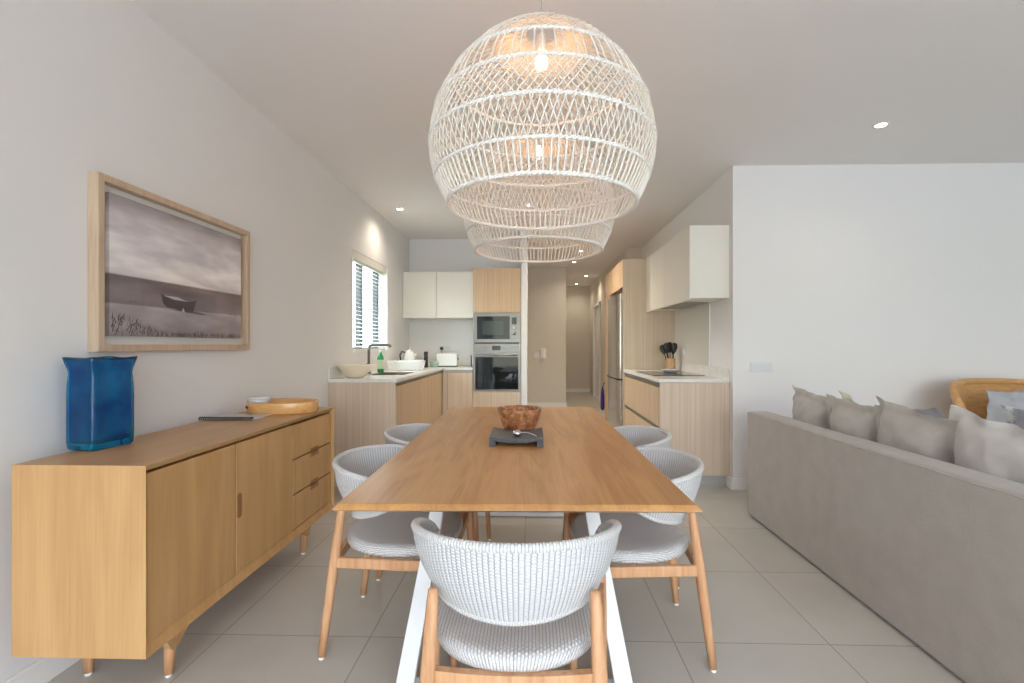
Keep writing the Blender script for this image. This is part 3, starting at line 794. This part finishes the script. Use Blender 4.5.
MB().box(WL+.002,WL+.018,4.19,6.94,z1,z1+.095).box(WL+.018,-.80,6.94,6.955,z1,z1+.095).build('upstand', M_stone, o, bevel=.002)
sk = thing('kitchen_sink', 'steel undermounted sink in the worktop below the kitchen window', 'sink', (0,0,0))
q = MB(); q.box(sx0,sx0+.004,sy0,sy1,.78,z1-.002); q.box(sx1-.004,sx1,sy0,sy1,.78,z1-.002); q.box(sx0,sx1,sy0,sy0+.004,.78,z1-.002); q.box(sx0,sx1,sy1-.004,sy1,.78,z1-.002); q.box(sx0,sx1,sy0,sy1,.776,.78)
q.build('basin', M_steel, sk)
MB().lathe([(0,.781),(.03,.781),(.035,.783),(0,.784)], 20, c=((sx0+sx1)/2,(sy0+sy1)/2,0)).build('drain', M_steelD, sk)
fc = thing('kitchen_tap', 'steel right angle mixer tap below the kitchen window', 'tap', (-1.725,5.0,CT))
MB().lathe([(0,0),(.026,0),(.026,.012),(.017,.018),(0,.018)], 20).build('base', M_steel, fc)
pts = [(0,0,.015),(0,0,.27)]+[(.03-.03*math.cos(a),0,.27+.03*math.sin(a)) for a in (PI/6,PI/3,PI/2)]+[(.21,0,.30),(.225,0,.295),(.225,0,.275)]
MB().tube(pts, .014, 12).build('spout', M_steel, fc)
MB().tube([(0,-.012,.06),(0,-.05,.065),(0,-.06,.11)], [.012,.009,.007], 10).build('lever', M_steel, fc)
o = MB().lathe([(0,0),(.07,0),(.085,.008),(.135,.055),(.172,.108),(.175,.118),(.168,.118),(.128,.06),(.08,.02),(0,.014)], 48, sx=.95, sy=.8).build('serving_bowl', M_bowlc)
o.location = (-1.645,4.40,CT+.0005); tag(o, 'large cream serving bowl standing on the near corner of the window worktop', 'bowl')
bo = thing('soap_bottle', 'green bottle with pale label on the worktop below the window', 'bottle', (-1.665,5.20,CT))
MB().lathe([(0,0),(.030,0),(.034,.006),(.034,.15),(.028,.18),(.014,.20),(.013,.222),(0,.222)], 24).build('body', M_green, bo)
MB().lathe([(.0346,.04),(.0350,.045),(.0350,.135),(.0346,.14)], 24).build('label', M_lbl, bo)
MB().lathe([(0,.222),(.015,.222),(.015,.245),(0,.246)], 16).build('cap', M_gloss, bo)
dr = thing('dish_rack', 'white plastic dish rack on the window worktop behind the bottle', 'dish rack', (-1.50,5.66,CT+.0005))
q = MB(); 
def rect(s, z): return [(-.19*s,-.13*s,z),(.19*s,-.13*s,z),(.19*s,.13*s,z),(-.19*s,.13*s,z)]
q.box(-.17,.17,-.115,.115,.0,.012)
q.build('tray', M_gloss, dr, bevel=.004)
q = MB()
for i in range(15):
    x = -.17+.34*i/14
    for sy in (-1,1): q.hexa([(x-.008,sy*.115-.003,.012),(x+.008,sy*.115-.003,.012),(x+.008,sy*.115+.003,.012),(x-.008,sy*.115+.003,.012),(x*1.1-.008,sy*.132-.003,.105),(x*1.1+.008,sy*.132-.003,.105),(x*1.1+.008,sy*.132+.003,.105),(x*1.1-.008,sy*.132+.003,.105)])
for i in range(10):
    y = -.11+.22*i/9
    for sx in (-1,1): q.hexa([(sx*.17-.003,y-.008,.012),(sx*.17+.003,y-.008,.012),(sx*.17+.003,y+.008,.012),(sx*.17-.003,y+.008,.012),(sx*.188-.003,y*1.12-.008,.105),(sx*.188+.003,y*1.12-.008,.105),(sx*.188+.003,y*1.12+.008,.105),(sx*.188-.003,y*1.12+.008,.105)])
q.build('bars', M_gloss, dr)
MB().tube([(-.187,-.13,.107),(.187,-.13,.107),(.192,-.125,.107),(.192,.125,.107),(.187,.132,.107),(-.187,.132,.107),(-.192,.125,.107),(-.192,-.125,.107)], .007, 8, closed=True).build('rim', M_gloss, dr)
ke = thing('electric_kettle', 'white electric kettle behind the dish rack in the kitchen corner', 'kettle', (-1.60,6.18,CT))
MB().lathe([(0,0),(.085,0),(.085,.018),(0,.019)], 28).build('base', M_blackp, ke)
MB().lathe([(0,.020),(.076,.020),(.079,.03),(.070,.13),(.055,.20),(.050,.212),(0,.214)], 32).build('body', M_gloss, ke)
MB().lathe([(0,.214),(.048,.214),(.04,.228),(.012,.232),(.010,.245),(0,.246)], 24).build('lid', M_gloss, ke)
MB().tube([(-.052,0,.205),(-.10,0,.215),(-.125,0,.17),(-.115,0,.09),(-.076,0,.06)], .010, 10).build('handle', M_blackp, ke)
MB().tube([(.055,0,.15),(.085,0,.19),(.092,0,.198)], [.02,.012,.009], 10).build('spout', M_gloss, ke)
gr = thing('pepper_grinder', 'tall black cylindrical grinder on the worktop left of the toaster', 'grinder', (-1.435,6.40,CT))
MB().lathe([(0,0),(.026,0),(.027,.005),(.027,.15),(.025,.153),(0,.153)], 20).build('body', M_blackp, gr)
MB().lathe([(0,.154),(.026,.154),(.027,.158),(.027,.205),(.022,.212),(0,.213)], 20).build('cap', M_blackp, gr)
o = MB().lathe([(0,0),(.05,0),(.056,.006),(.062,.06),(.063,.075),(.059,.075),(.055,.012),(0,.008)], 28).build('glass_jar', plain('green_glass', (.45,.60,.52), .1, spec=.7))
o.location = (-1.345,6.52,CT+.0005); tag(o, 'small pale green glass dish between the black grinder and the toaster', 'dish')
to = thing('toaster', 'white two slot toaster on the worktop beside the oven tower', 'toaster', (-1.18,6.60,CT))
q = MB(); prof = []
for i in range(17):
    a = PI*i/16; prof.append((.085*math.copysign(abs(math.cos(a))**.6, math.cos(a)), .14+.05*math.sin(a)**.7))
prof = [(.085,.012)]+prof+[(-.085,.012)]
q.prism([(y,z) for y,z in prof], -.14, .14, axis='x')
q.build('body', M_gloss, to, bevel=.012, seg=3)
MB().box(-.13,.13,-.08,.08,0,.012).build('base', M_blackp, to)
q = MB().box(-.10,.10,-.042,-.014,.186,.1915); q.box(-.10,.10,.014,.042,.186,.1915); q.build('slot', M_dark, to)
MB().box(.14,.155,-.02,.02,.10,.12).build('lever', M_blackp, to, bevel=.003)
MB().lathe([(0,0),(.014,0),(.013,.012),(0,.013)], 16).build('dial', M_steel, to)
to.children[-1].rotation_euler = (0,PI/2,0); to.children[-1].location = (.1402,0,.06)
def outlet(name, label, loc, rz, n=1, w=.085, h=.085, cat='socket'):
    t = thing(name, label, cat, loc, rz)
    MB().box(-w/2,w/2,-.009,0,-h/2,h/2).build('plate', M_sw, t, bevel=.002)
    for i in range(n):
        x = (i-(n-1)/2)*w/n
        MB().box(x-w/n*.32,x+w/n*.32,-.011,-.009,-h*.3,h*.3).build('rocker', M_sw, t, bevel=.001)
    return t
outlet('wall_socket', 'white double socket on the kitchen wall above the toaster', (-1.27,6.99,1.20), 0, 2, .15, .085)
q = thing('wall_plug', 'black plug in the socket above the toaster', 'plug', (-1.33,6.977,1.20))
MB().box(-.022,.022,-.045,0,-.022,.022).build('body', M_blackp, q, bevel=.006)
MB().tube([(0,-.03,-.02),(0,-.035,-.08),(.03,-.05,-.14),(.06,-.12,-.20)], .004, 8).build('cord', M_blackp, q)

uc = thing('wall_cabinet', 'cream two door wall cabinet above the toaster and kettle', 'cabinet', (0,0,0))
MB().box(WL+.003,-.815,6.645,6.955,1.625,2.265).build('carcass', M_lam, uc)
for a, b in ((WL+.006,-1.345),(-1.341,-.817)):
    MB().box(a,b,6.624,6.644,1.625,2.265).build('door', M_lam, uc, bevel=.0015)

ot = thing('oven_tower', 'tall ash cabinet housing the oven and microwave', 'cabinet', (0,0,0))
q = MB(); q.box(-.797,-.777,6.37,6.955,0,2.27,1); q.box(-.182,-.160,6.37,6.955,0,2.27,1); q.box(-.777,-.182,6.93,6.955,0,2.27); q.box(-.777,-.182,6.37,6.93,2.25,2.27); q.box(-.777,-.182,6.37,6.93,1.665,1.685); q.box(-.777,-.182,6.37,6.93,1.275,1.283); q.box(-.777,-.182,6.37,6.93,.62,.645); q.box(-.777,-.182,6.42,6.93,0,.1)
q.build('carcass', [M_kitw, M_lam], ot)
MB().box(-.795,-.162,6.35,6.369,1.678,2.27).build('door', M_kitw, ot, bevel=.001)
MB().box(-.795,-.162,6.35,6.369,.105,.637).build('drawer', M_kit, ot, bevel=.001)
mw = thing('microwave', 'built-in steel microwave above the oven', 'microwave', (-.4795,6.35,1.284))
MB().box(-.295,.295,.012,.45,0,.380).build('body', M_steelD, mw)
MB().box(-.312,.312,-.012,.011,0,.388).build('front', M_steel, mw, bevel=.002)
MB().box(-.262,.172,-.016,-.012,.045,.345).build('window', M_black, mw, bevel=.001)
MB().box(-.19,.09,-.0165,-.0160,.10,.285).build('window_mesh', plain('door_mesh', (.03,.045,.04), .12, spec=.35), mw)
MB().box(.20,.262,-.015,-.012,.24,.33).build('display', M_black, mw)
kq = MB().lathe([(0,0),(.026,0),(.024,.02),(0,.021)], 24).build('knob', M_steel, mw); kq.rotation_euler=(PI/2,0,0); kq.location=(.231,-.012,.12)
kq = MB().lathe([(0,0),(.010,0),(.010,.006),(0,.006)], 16).build('button', M_gloss, mw); kq.rotation_euler=(PI/2,0,0); kq.location=(.231,-.012,.19)
ov = thing('oven', 'built-in steel oven with black glass door below the microwave', 'oven', (-.4795,6.35,.646))
MB().box(-.29,.29,.012,.5,0,.62).build('body', M_steelD, ov)
MB().box(-.312,.312,-.012,.011,.505,.622).build('control_panel', M_steel, ov, bevel=.002)
MB().box(-.06,.05,-.0145,-.012,.535,.595).build('display', M_black, ov)
for x in (-.16,.10,.15,.20):
    kq = MB().lathe([(0,0),(.008,0),(.008,.003),(0,.003)], 16).build('button', M_steelD, ov); kq.rotation_euler=(PI/2,0,0); kq.location=(x,-.012,.565)
od = MB().box(-.312,.312,-.014,.011,.0,.497).build('door', M_steel, ov, bevel=.002)
MB().box(-.285,.285,-.018,-.014,.015,.445).build('glass', M_black, od, bevel=.001)
hd = MB().tube([(-.27,-.014,.468),(-.27,-.05,.468),(.27,-.05,.468),(.27,-.014,.468)], .010, 12); hd.build('handle', M_steel, od)

# ------------------------------------------------------------------ kitchen, right side
KX = 1.727
rc = thing('drawer_cabinet', 'ash base cabinet with wide drawers under the hob, plain end panel facing the table', 'cabinet', (0,0,0))
MB().box(1.135,KX,4.295,5.895,.10,.918).build('carcass', M_kit, rc)
MB().box(1.122,KX,4.27,4.294,.10,.918).build('end_panel', M_kit, rc, bevel=.001)
MB().box(1.19,KX,4.31,5.885,0,.1).build('plinth', M_plinth, rc)
for z0, z1 in ((.87,.918),(.49,.525)): MB().box(1.126,1.134,4.295,5.895,z0,z1).build('finger_rail', M_steelD, rc)
for a, b in ((4.296,5.09),(5.094,5.893)):
    MB().box(1.113,1.134,a,b,.53,.868).build('drawer', M_kitw, rc, bevel=.001)
    MB().box(1.113,1.134,a,b,.105,.488).build('drawer', M_kitw, rc, bevel=.001)
o = MB().box(1.105,KX,4.262,5.897,.92,CT).build('hob_worktop', M_stone, bevel=.002)
tag(o, 'pale stone worktop carrying the hob on the right of the kitchen', 'worktop')
MB().box(KX-.014,KX,4.27,5.895,CT,CT+.095).build('upstand', M_stone, o, bevel=.002)
o = MB().box(KX-.008,KX,4.74,5.895,CT+.096,1.655).build('splashback', M_splash); tag(o, 'plain beige splashback panel on the wall behind the hob', 'splashback')
o = MB().box(KX-.012,KX,4.72,4.738,CT+.096,1.655).build('splashback_trim', M_gloss); tag(o, 'narrow white upright trim at the near edge of the splashback', 'trim strip')
hb = thing('induction_hob', 'flat black glass hob set on the right hand worktop', 'hob', (1.41,5.06,CT+.0003))
MB().box(-.25,.25,-.38,.38,0,.006).build('glass', M_black, hb, bevel=.002)
for x, y, r in ((-.11,-.2,.09),(.11,-.2,.075),(-.11,.2,.075),(.11,.2,.1)):
    MB().tube([(x+r*math.cos(2*PI*j/32), y+r*math.sin(2*PI*j/32), .0062) for j in range(32)], .0008, 4, closed=True).build('zone_ring', M_steelD, hb)
o = MB().lathe([(0,0),(.05,0),(.06,.004),(.095,.026),(.098,.03),(.092,.03),(.055,.010),(0,.008)], 36).build('white_plate', M_gloss)
o.location = (1.475,5.20,CT+.0068); tag(o, 'shallow white dish standing on the black hob', 'dish')
CK = (1.60,5.62,CT+.0003)
ck = thing('utensil_crock', 'pale wooden utensil pot on the worktop beside the tall fridge unit', 'pot', CK)
MB().lathe([(0,0),(.048,0),(.05,.004),(.05,.145),(.048,.148),(.043,.145),(.043,.012),(0,.012)], 28).build('body', wood('crock_wood', (.52,.29,.13), (.64,.40,.20), 'z', 20, 2, .5, 60), ck)
for i, (dx, dy, hgt) in enumerate(((-.100,.015,.30),(-.065,-.03,.325),(-.005,.03,.335),(.04,-.015,.325),(-.05,.045,.31),(.05,.035,.30))):
    u = MB(); bx_, by_ = dx*.18, dy*.35; tx, ty_ = dx*1.0, dy*1.25
    u.tube([(bx_,by_,.014),(bx_+(tx-bx_)*.64,by_+(ty_-by_)*.64,.014+(hgt-.014)*.64)], .0055, 8)
    v0 = Vector((bx_,by_,.014)); v1 = Vector((tx,ty_,hgt))
    p = [v0+(v1-v0)*k for k in (.60,.68,.78,.90,.97,1.0)]
    u.tube(p, [.006,.020,.034,.035,.027,.008], 12, flat=.35)
    o = u.build('kitchen_utensil', M_blackp); o.location = CK
    tag(o, 'black kitchen utensil standing in the wooden pot', 'utensil', 'black utensils in the wooden pot')
outlet('wall_socket', 'white socket on the splashback behind the utensil pot', (KX-.008,5.50,1.17), -PI/2, 1, .085, .085)
ru = thing('hood_cabinet', 'cream wall cabinet over the hob with built-in extractor', 'cabinet', (0,0,0))
MB().box(1.398,KX,4.292,5.895,1.665,2.302).build('carcass', M_lam, ru)
MB().box(1.380,KX,4.27,4.291,1.663,2.304).build('end_panel', M_lam, ru, bevel=.001)
for a, b in ((4.292,5.09),(5.094,5.893)):
    MB().box(1.379,1.397,a,b,1.650,2.302).build('door', M_lam, ru, bevel=.0015)
MB().box(1.46,1.68,4.65,5.50,1.658,1.6645).build('extractor_filter', M_steelD, ru, bevel=.001)
tu = thing('fridge_housing', 'tall ash unit surrounding the fridge on the right of the kitchen', 'cabinet', (0,0,0))
MB().box(1.10,KX,5.90,5.925,0,2.302).build('end_panel', M_kit, tu, bevel=.001)
q = MB(); q.box(1.125,KX,5.93,7.38,2.0,2.302); q.box(1.125,KX,6.92,7.38,.1,2.0); q.box(1.18,KX,6.94,7.36,0,.1); q.build('carcass', M_kitw, tu)
for a, b in ((5.928,6.70),(6.704,7.38)): MB().box(1.103,1.124,a,b,1.965,2.302).build('door', M_kitw, tu, bevel=.001)
MB().box(1.103,1.124,6.92,7.38,.105,1.96).build('tall_door', M_kitw, tu, bevel=.001)
fg = thing('fridge', 'tall silver fridge freezer in the ash housing', 'fridge', (1.095,6.425,0))
MB().box(.03,.60,-.44,.44,.03,1.86).build('body', M_steelD, fg)
def curved(y0, y1, z0, z1):
    q = MB(); k = 14
    for i in range(k):
        a, b = y0+(y1-y0)*i/k, y0+(y1-y0)*(i+1)/k
        def cx(y): u = (y-(y0+y1)/2)/((y1-y0)/2); return -.055+.018*u*u+.02*u**8
        q.hexa([(cx(a),a,z0),(.028,a,z0),(.028,b,z0),(cx(b),b,z0),(cx(a),a,z1),(.028,a,z1),(.028,b,z1),(cx(b),b,z1)])
    return q
M_fr = plain('fridge_steel', (.60,.60,.60), .22, metal=1)
curved(-.44,.44,.83,1.89).build('upper_door', M_fr, fg); curved(-.44,.44,.05,.81).build('freezer_door', M_fr, fg)
MB().box(-.052,.02,-.40,.40,.811,.829).build('grip_gap', M_blackp, fg)
for sy in (-.36,.36): MB().box(.1,.5,sy-.03,sy+.03,0,.03).build('foot', M_blackp, fg)
q = thing('purple_bag', 'narrow dark purple cloth bag hanging low at the far end of the fridge unit', 'bag', (1.075,7.46,0))
MB().lathe([(0,.24),(.03,.245),(.045,.29),(.042,.45),(.03,.55),(.012,.60),(0,.602)], 16, sx=.7).build('body', M_purple, q)
MB().tube([(0,0,.60),(.02,0,.66),(.03,-.07,.67),(.03,-.078,.66)], .006, 6).build('strap', M_purple, q)

# hall wall fittings
ic = thing('intercom_handset', 'white intercom handset on the beige hall wall', 'intercom', (.205,9.6005,1.08))
MB().box(-.05,.05,-.03,0,-.11,.11).build('base', M_gloss, ic, bevel=.008)
MB().tube([(.0,-.045,-.10),(.0,-.06,-.06),(.0,-.06,.06),(.0,-.045,.10)], [.028,.02,.02,.028], 12).build('handset', M_gloss, ic)
outlet('light_switch', 'white light switch on the hall wall, left of the intercom', (.07,9.599,1.04), 0, 1, .1, .1, 'switch')
outlet('light_switch', 'white double switch plate on the living wall near its left end', (1.968,4.199,1.06), 0, 2, .19, .085, 'switch')

# ------------------------------------------------------------------ sofa
so = thing('sofa', 'large beige slipcovered sofa with its back towards the dining table', 'sofa', (1.574,2.31,0))
def rbox(x0,x1,y0,y1,z0,z1,sub=8,bulge=0.0,seed=0,wr=.004):
    q = MB(); nx, ny, nz = 4, 26, 8
    P = {}
    def vid(i,j,k):
        if (i,j,k) not in P:
            x, y, z = x0+(x1-x0)*i/nx, y0+(y1-y0)*j/ny, z0+(z1-z0)*k/nz
            w = noise.noise(Vector((x*2.3+seed, y*2.3, z*2.3)))*wr
            if i == 0: x += w
            if i == nx: x += w
            if k == nz: z += w*.8 + bulge*math.sin(PI*i/nx)*math.sin(PI*j/ny)
            if j in (0,ny): y += w
            P[(i,j,k)] = len(q.v); q.v.append((x,y,z))
        return P[(i,j,k)]
    for j in range(ny):
        for k in range(nz):
            for i, fl in ((0,0),(nx,1)):
                a = [vid(i,j,k),vid(i,j+1,k),vid(i,j+1,k+1),vid(i,j,k+1)]; q.face(a[::-1] if not fl else a, 0, True)
    for i in range(nx):
        for k in range(nz):
            for j in (0,ny): q.face([vid(i,j,k),vid(i+1,j,k),vid(i+1,j,k+1),vid(i,j,k+1)], 0, True)
        for j in range(ny):
            for k in (0,nz): q.face([vid(i,j,k),vid(i+1,j,k),vid(i+1,j+1,k),vid(i,j+1,k)], 0, True)
    return q
SY0, SY1 = -1.35, 1.27
rbox(0,.15,SY0,SY1,.012,.765,seed=3).build('back', M_sofa, so, bevel=.018, seg=3)
rp = MB()
pth = [(.004,SY0+.01,.752)]+[(.003+.002*math.sin(i*1.7),SY0+.01+(SY1-SY0-.02)*i/60,.754+.0015*math.sin(i*.9)) for i in range(61)]
rp.tube(pth, .0045, 6); rp.build('piping', M_sofa, so)
rbox(.152,.95,SY0+.12,SY1-.12,.05,.30,seed=9).build('seat_base', M_sofa, so, bevel=.015)
for a, b in ((SY0,SY0+.118),(SY1-.118,SY1)): rbox(.152,.95,a,b,.012,.56,seed=a).build('arm', M_sofa, so, bevel=.02, seg=3)
for a, b in ((SY0+.125,-.04),(-.035,SY1-.125)): rbox(.155,.96,a,b,.302,.45,bulge=.02,seed=b).build('seat_cushion', M_sofa, so, bevel=.03, seg=3)
for x in (.06,.88):
    for y in (SY0+.06,SY1-.06): MB().box(x-.03,x+.03,y-.03,y+.03,0,.011).build('foot', M_blackp, so)

# ------------------------------------------------------------------ cushions
def cushion(name, label, loc, rot, w=.50, h=.48, thick=.085, mat=None, seed=0, flange=.055, group='scatter cushions', ears=.05):
    q = MB(); n = 30
    iw = 1-flange/(w/2)*1.0
    def pos(i, j, side):
        u, v = -1+2*i/n, -1+2*j/n
        uu, vv = min(1,abs(u)/iw), min(1,abs(v)/iw)
        t = thick*((1-uu**2.6)**.44)*((1-vv**2.6)**.44)
        edge = max(abs(u), abs(v))
        x = u*w/2*(1-.03*(1-v*v)*abs(u)**3 + ears*(u*u*v*v)**2); y = v*h/2*(1-.05*(1-u*u)*abs(v)**3 + ears*(u*u*v*v)**2)
        wv = noise.noise(Vector((u*3.4+seed*7.1, v*3.4, seed)))
        wob = wv*.040*max(0,(edge-.62)/.38) + noise.noise(Vector((u*5+seed, v*5, 3)))*.005
        z = side*(t*(1+.16*noise.noise(Vector((u*3, v*3, seed+side)))+.07*noise.noise(Vector((u*7, v*7, seed-side)))) + .0025) + wob
        return (x, y, z)
    ids = {}
    for side in (1,-1):
        for i in range(n+1):
            for j in range(n+1):
                if side == -1 and (i in (0,n) or j in (0,n)): ids[(i,j,-1)] = ids[(i,j,1)]; continue
                ids[(i,j,side)] = len(q.v); q.v.append(pos(i,j,side))
        for i in range(n):
            for j in range(n):
                a = [ids[(i,j,side)],ids[(i+1,j,side)],ids[(i+1,j+1,side)],ids[(i,j+1,side)]]
                q.face(a if side == 1 else a[::-1], 0, True)
    o = q.build(name, mat or M_cush, subsurf=1)
    o.location = loc; o.rotation_euler = rot
    tag(o, label, 'cushion', group); return o
# standing against the sofa back: local x -> along the sofa, local y -> up
def lean(yaw, tilt, roll=0):
    Mx = Matrix.Rotation(yaw,4,'Z') @ Matrix.Rotation(PI/2-tilt,4,'X') @ Matrix.Rotation(roll,4,'Z')
    return Mx.to_euler()
YW = PI/2
cushion('scatter_cushion', 'flanged beige cushion at the far end of the sofa back, showing one raised ear', (1.850,3.225,.715), lean(YW,.15,.12), w=.44, seed=1)
cushion('scatter_cushion', 'flanged beige cushion leaning on the sofa back, second from the far end', (1.852,2.80,.700), lean(YW,.13,.06), w=.46, seed=2)
cushion('scatter_cushion', 'flanged beige cushion leaning on the sofa back, third from the far end', (1.85,2.38,.715), lean(YW,.12,.10), w=.50, seed=3)
cushion('scatter_cushion', 'pale beige cushion on the sofa nearest the photo edge, before the round armchair', (1.86,1.912,.720), lean(YW,.12,.10), w=.56, seed=4, mat=fabric('pale_cushion_linen',(.50,.475,.445),(.60,.575,.54)))
cushion('scatter_cushion', 'cream cushion mostly hidden behind the second beige cushion on the sofa', (2.06,3.04,.672), lean(YW,.20,.30), seed=5, mat=M_cushc, w=.46, h=.46)
cushion('scatter_cushion', 'dark grey cushion peeping over the third beige cushion on the sofa', (2.07,2.66,.69), lean(YW,.20,-.10), seed=6, mat=M_cushg, w=.46, h=.46)
def pattern():
    m = fabric('leaf_print_linen', (.30,.30,.34), (.72,.72,.72), 500)
    for n_ in m.node_tree.nodes:
        if n_.type == 'MIX': n_.inputs[0].default_value = .95
        if n_.type == 'VALTORGB': n_.color_ramp.elements[0].position = .46; n_.color_ramp.elements[1].position = .54
    return m
cushion('scatter_cushion', 'grey and white patterned cushion on the sofa in front of the pale beige one', (2.27,2.12,.735), lean(YW,.22,.05), seed=7, mat=pattern(), w=.46, h=.46)

# ------------------------------------------------------------------ armchair by the living wall
ac = thing('round_armchair', 'oak armchair with rounded bentwood back against the living wall', 'armchair', (3.66,3.55,0), math.radians(-4))
q = MB(); n = 40
def bk(th, v, off):
    r = .46+off; s = abs(th)/math.radians(100)
    top = .955-.42*s**3.4; bot = .34
    z = bot+(top-bot)*v
    return ((r+.04*v)*1.05*math.sin(th), (r+.10*v)*math.cos(th)*.93-.05, z)
thm = math.radians(100); nH = 10
for off, fl in ((0,0),(-.035,1)):
    base = len(q.v)
    for i in range(n+1):
        th = -thm+2*thm*i/n
        for j in range(nH+1): q.v.append(bk(th,j/nH,off))
    for i in range(n):
        for j in range(nH):
            a = [base+i*(nH+1)+j, base+(i+1)*(nH+1)+j, base+(i+1)*(nH+1)+j+1, base+i*(nH+1)+j+1]
            q.face(a[::-1] if fl else a, 0, True)
off2 = (n+1)*(nH+1)
for i in range(n):
    for j in (0, nH):
        a, b = i*(nH+1)+j, (i+1)*(nH+1)+j
        q.face([a,b,off2+b,off2+a], 0, True)
for i in (0, n):
    for j in range(nH):
        a, b = i*(nH+1)+j, i*(nH+1)+j+1
        q.face([a,b,off2+b,off2+a], 0, True)
q.build('back_shell', M_oakband, ac)
MB().tube([bk(-thm+2*thm*i/48,1.0,-.0175) for i in range(49)], .027, 10).build('top_rail', M_oakband, ac)
MB().lathe([(0,.30),(.42,.30),(.44,.31),(.44,.335),(.42,.34),(0,.34)], 40, c=(0,-.06,0)).build('seat_frame', M_oakband, ac)
MB().lathe([(0,.342),(.38,.342),(.41,.36),(.41,.42),(.37,.45),(0,.46)], 40, c=(0,-.07,0)).build('seat_pad', M_cushg, ac)
for a in (45,135,225,315):
    c_, s2 = math.cos(math.radians(a)), math.sin(math.radians(a))
    MB().cyl((.33*c_,.33*s2-.06,.31),(.38*c_,.38*s2-.06,0),.024,.016,14).build('leg', M_oakband, ac)
cushion('scatter_cushion', 'grey cushion leaning inside the rounded oak armchair', (3.63,3.655,.68), lean(PI,.16,-.05), seed=8, mat=M_cushg, w=.56, h=.50)

# ------------------------------------------------------------------ light
wd = bpy.data.worlds.new('sky'); bpy.context.scene.world = wd; wd.use_nodes = True
nt = wd.node_tree; bg = nt.nodes['Background']
tc = N(nt,'ShaderNodeTexCoord'); sp = N(nt,'ShaderNodeSeparateXYZ'); nt.links.new(tc.outputs['Generated'], sp.inputs[0])
ad = N(nt,'ShaderNodeMath', operation='MULTIPLY_ADD'); ad.inputs[1].default_value = .5; ad.inputs[2].default_value = .5; nt.links.new(sp.outputs[2], ad.inputs[0])
r = N(nt,'ShaderNodeValToRGB'); cr = r.color_ramp
cr.elements[0].position = .40; cr.elements[0].color = (.33,.32,.30,1); cr.elements[1].position = 1; cr.elements[1].color = (.55,.75,1,1)
for p, c_ in ((.53,(.28,.31,.25)),(.58,(.83,.885,1.0)),(.70,(.73,.83,1.0))):
    e_ = cr.elements.new(p); e_.color = (*c_,1)
nt.links.new(ad.outputs[0], r.inputs['Fac']); nt.links.new(r.outputs['Color'], bg.inputs['Color']); bg.inputs['Strength'].default_value = 16.0
def portal(name, loc, rot, sx, sy):
    l = bpy.data.lights.new(name, 'AREA'); l.shape = 'RECTANGLE'; l.size = sx; l.size_y = sy; l.cycles.is_portal = True
    o = bpy.data.objects.new(name, l); C.objects.link(o); o.location = loc; o.rotation_euler = rot
portal('daylight_portal_terrace', (1.2,-4.62,1.28), (PI/2,0,0), 5.4, 2.55)
portal('daylight_portal_kitchen', (WL-.22,5.34,1.7), (PI/2,0,-PI/2), 1.16, 1.03)

# ------------------------------------------------------------------ camera
cam = bpy.data.cameras.new('camera'); co = bpy.data.objects.new('camera', cam); C.objects.link(co)
cam.sensor_width = 36; cam.lens = 480/1024*36; cam.clip_start = .02
psi = math.radians(1.6)
co.location = (0,0,1.25); co.rotation_euler = (PI/2,0,psi)
cxp = 533-480*math.tan(psi)
cam.shift_x = (512-cxp)/1024; cam.shift_y = (345-341.5)/1024
sc = bpy.context.scene; sc.camera = co
sc.view_settings.view_transform = 'Standard'; sc.view_settings.look = 'None'; sc.view_settings.gamma = 1; sc.view_settings.use_curve_mapping = False
sc.view_settings.exposure = 0.07
sc.cycles.max_bounces = 12; sc.cycles.diffuse_bounces = 6; sc.cycles.transparent_max_bounces = 16
sc.cycles.use_denoising = True
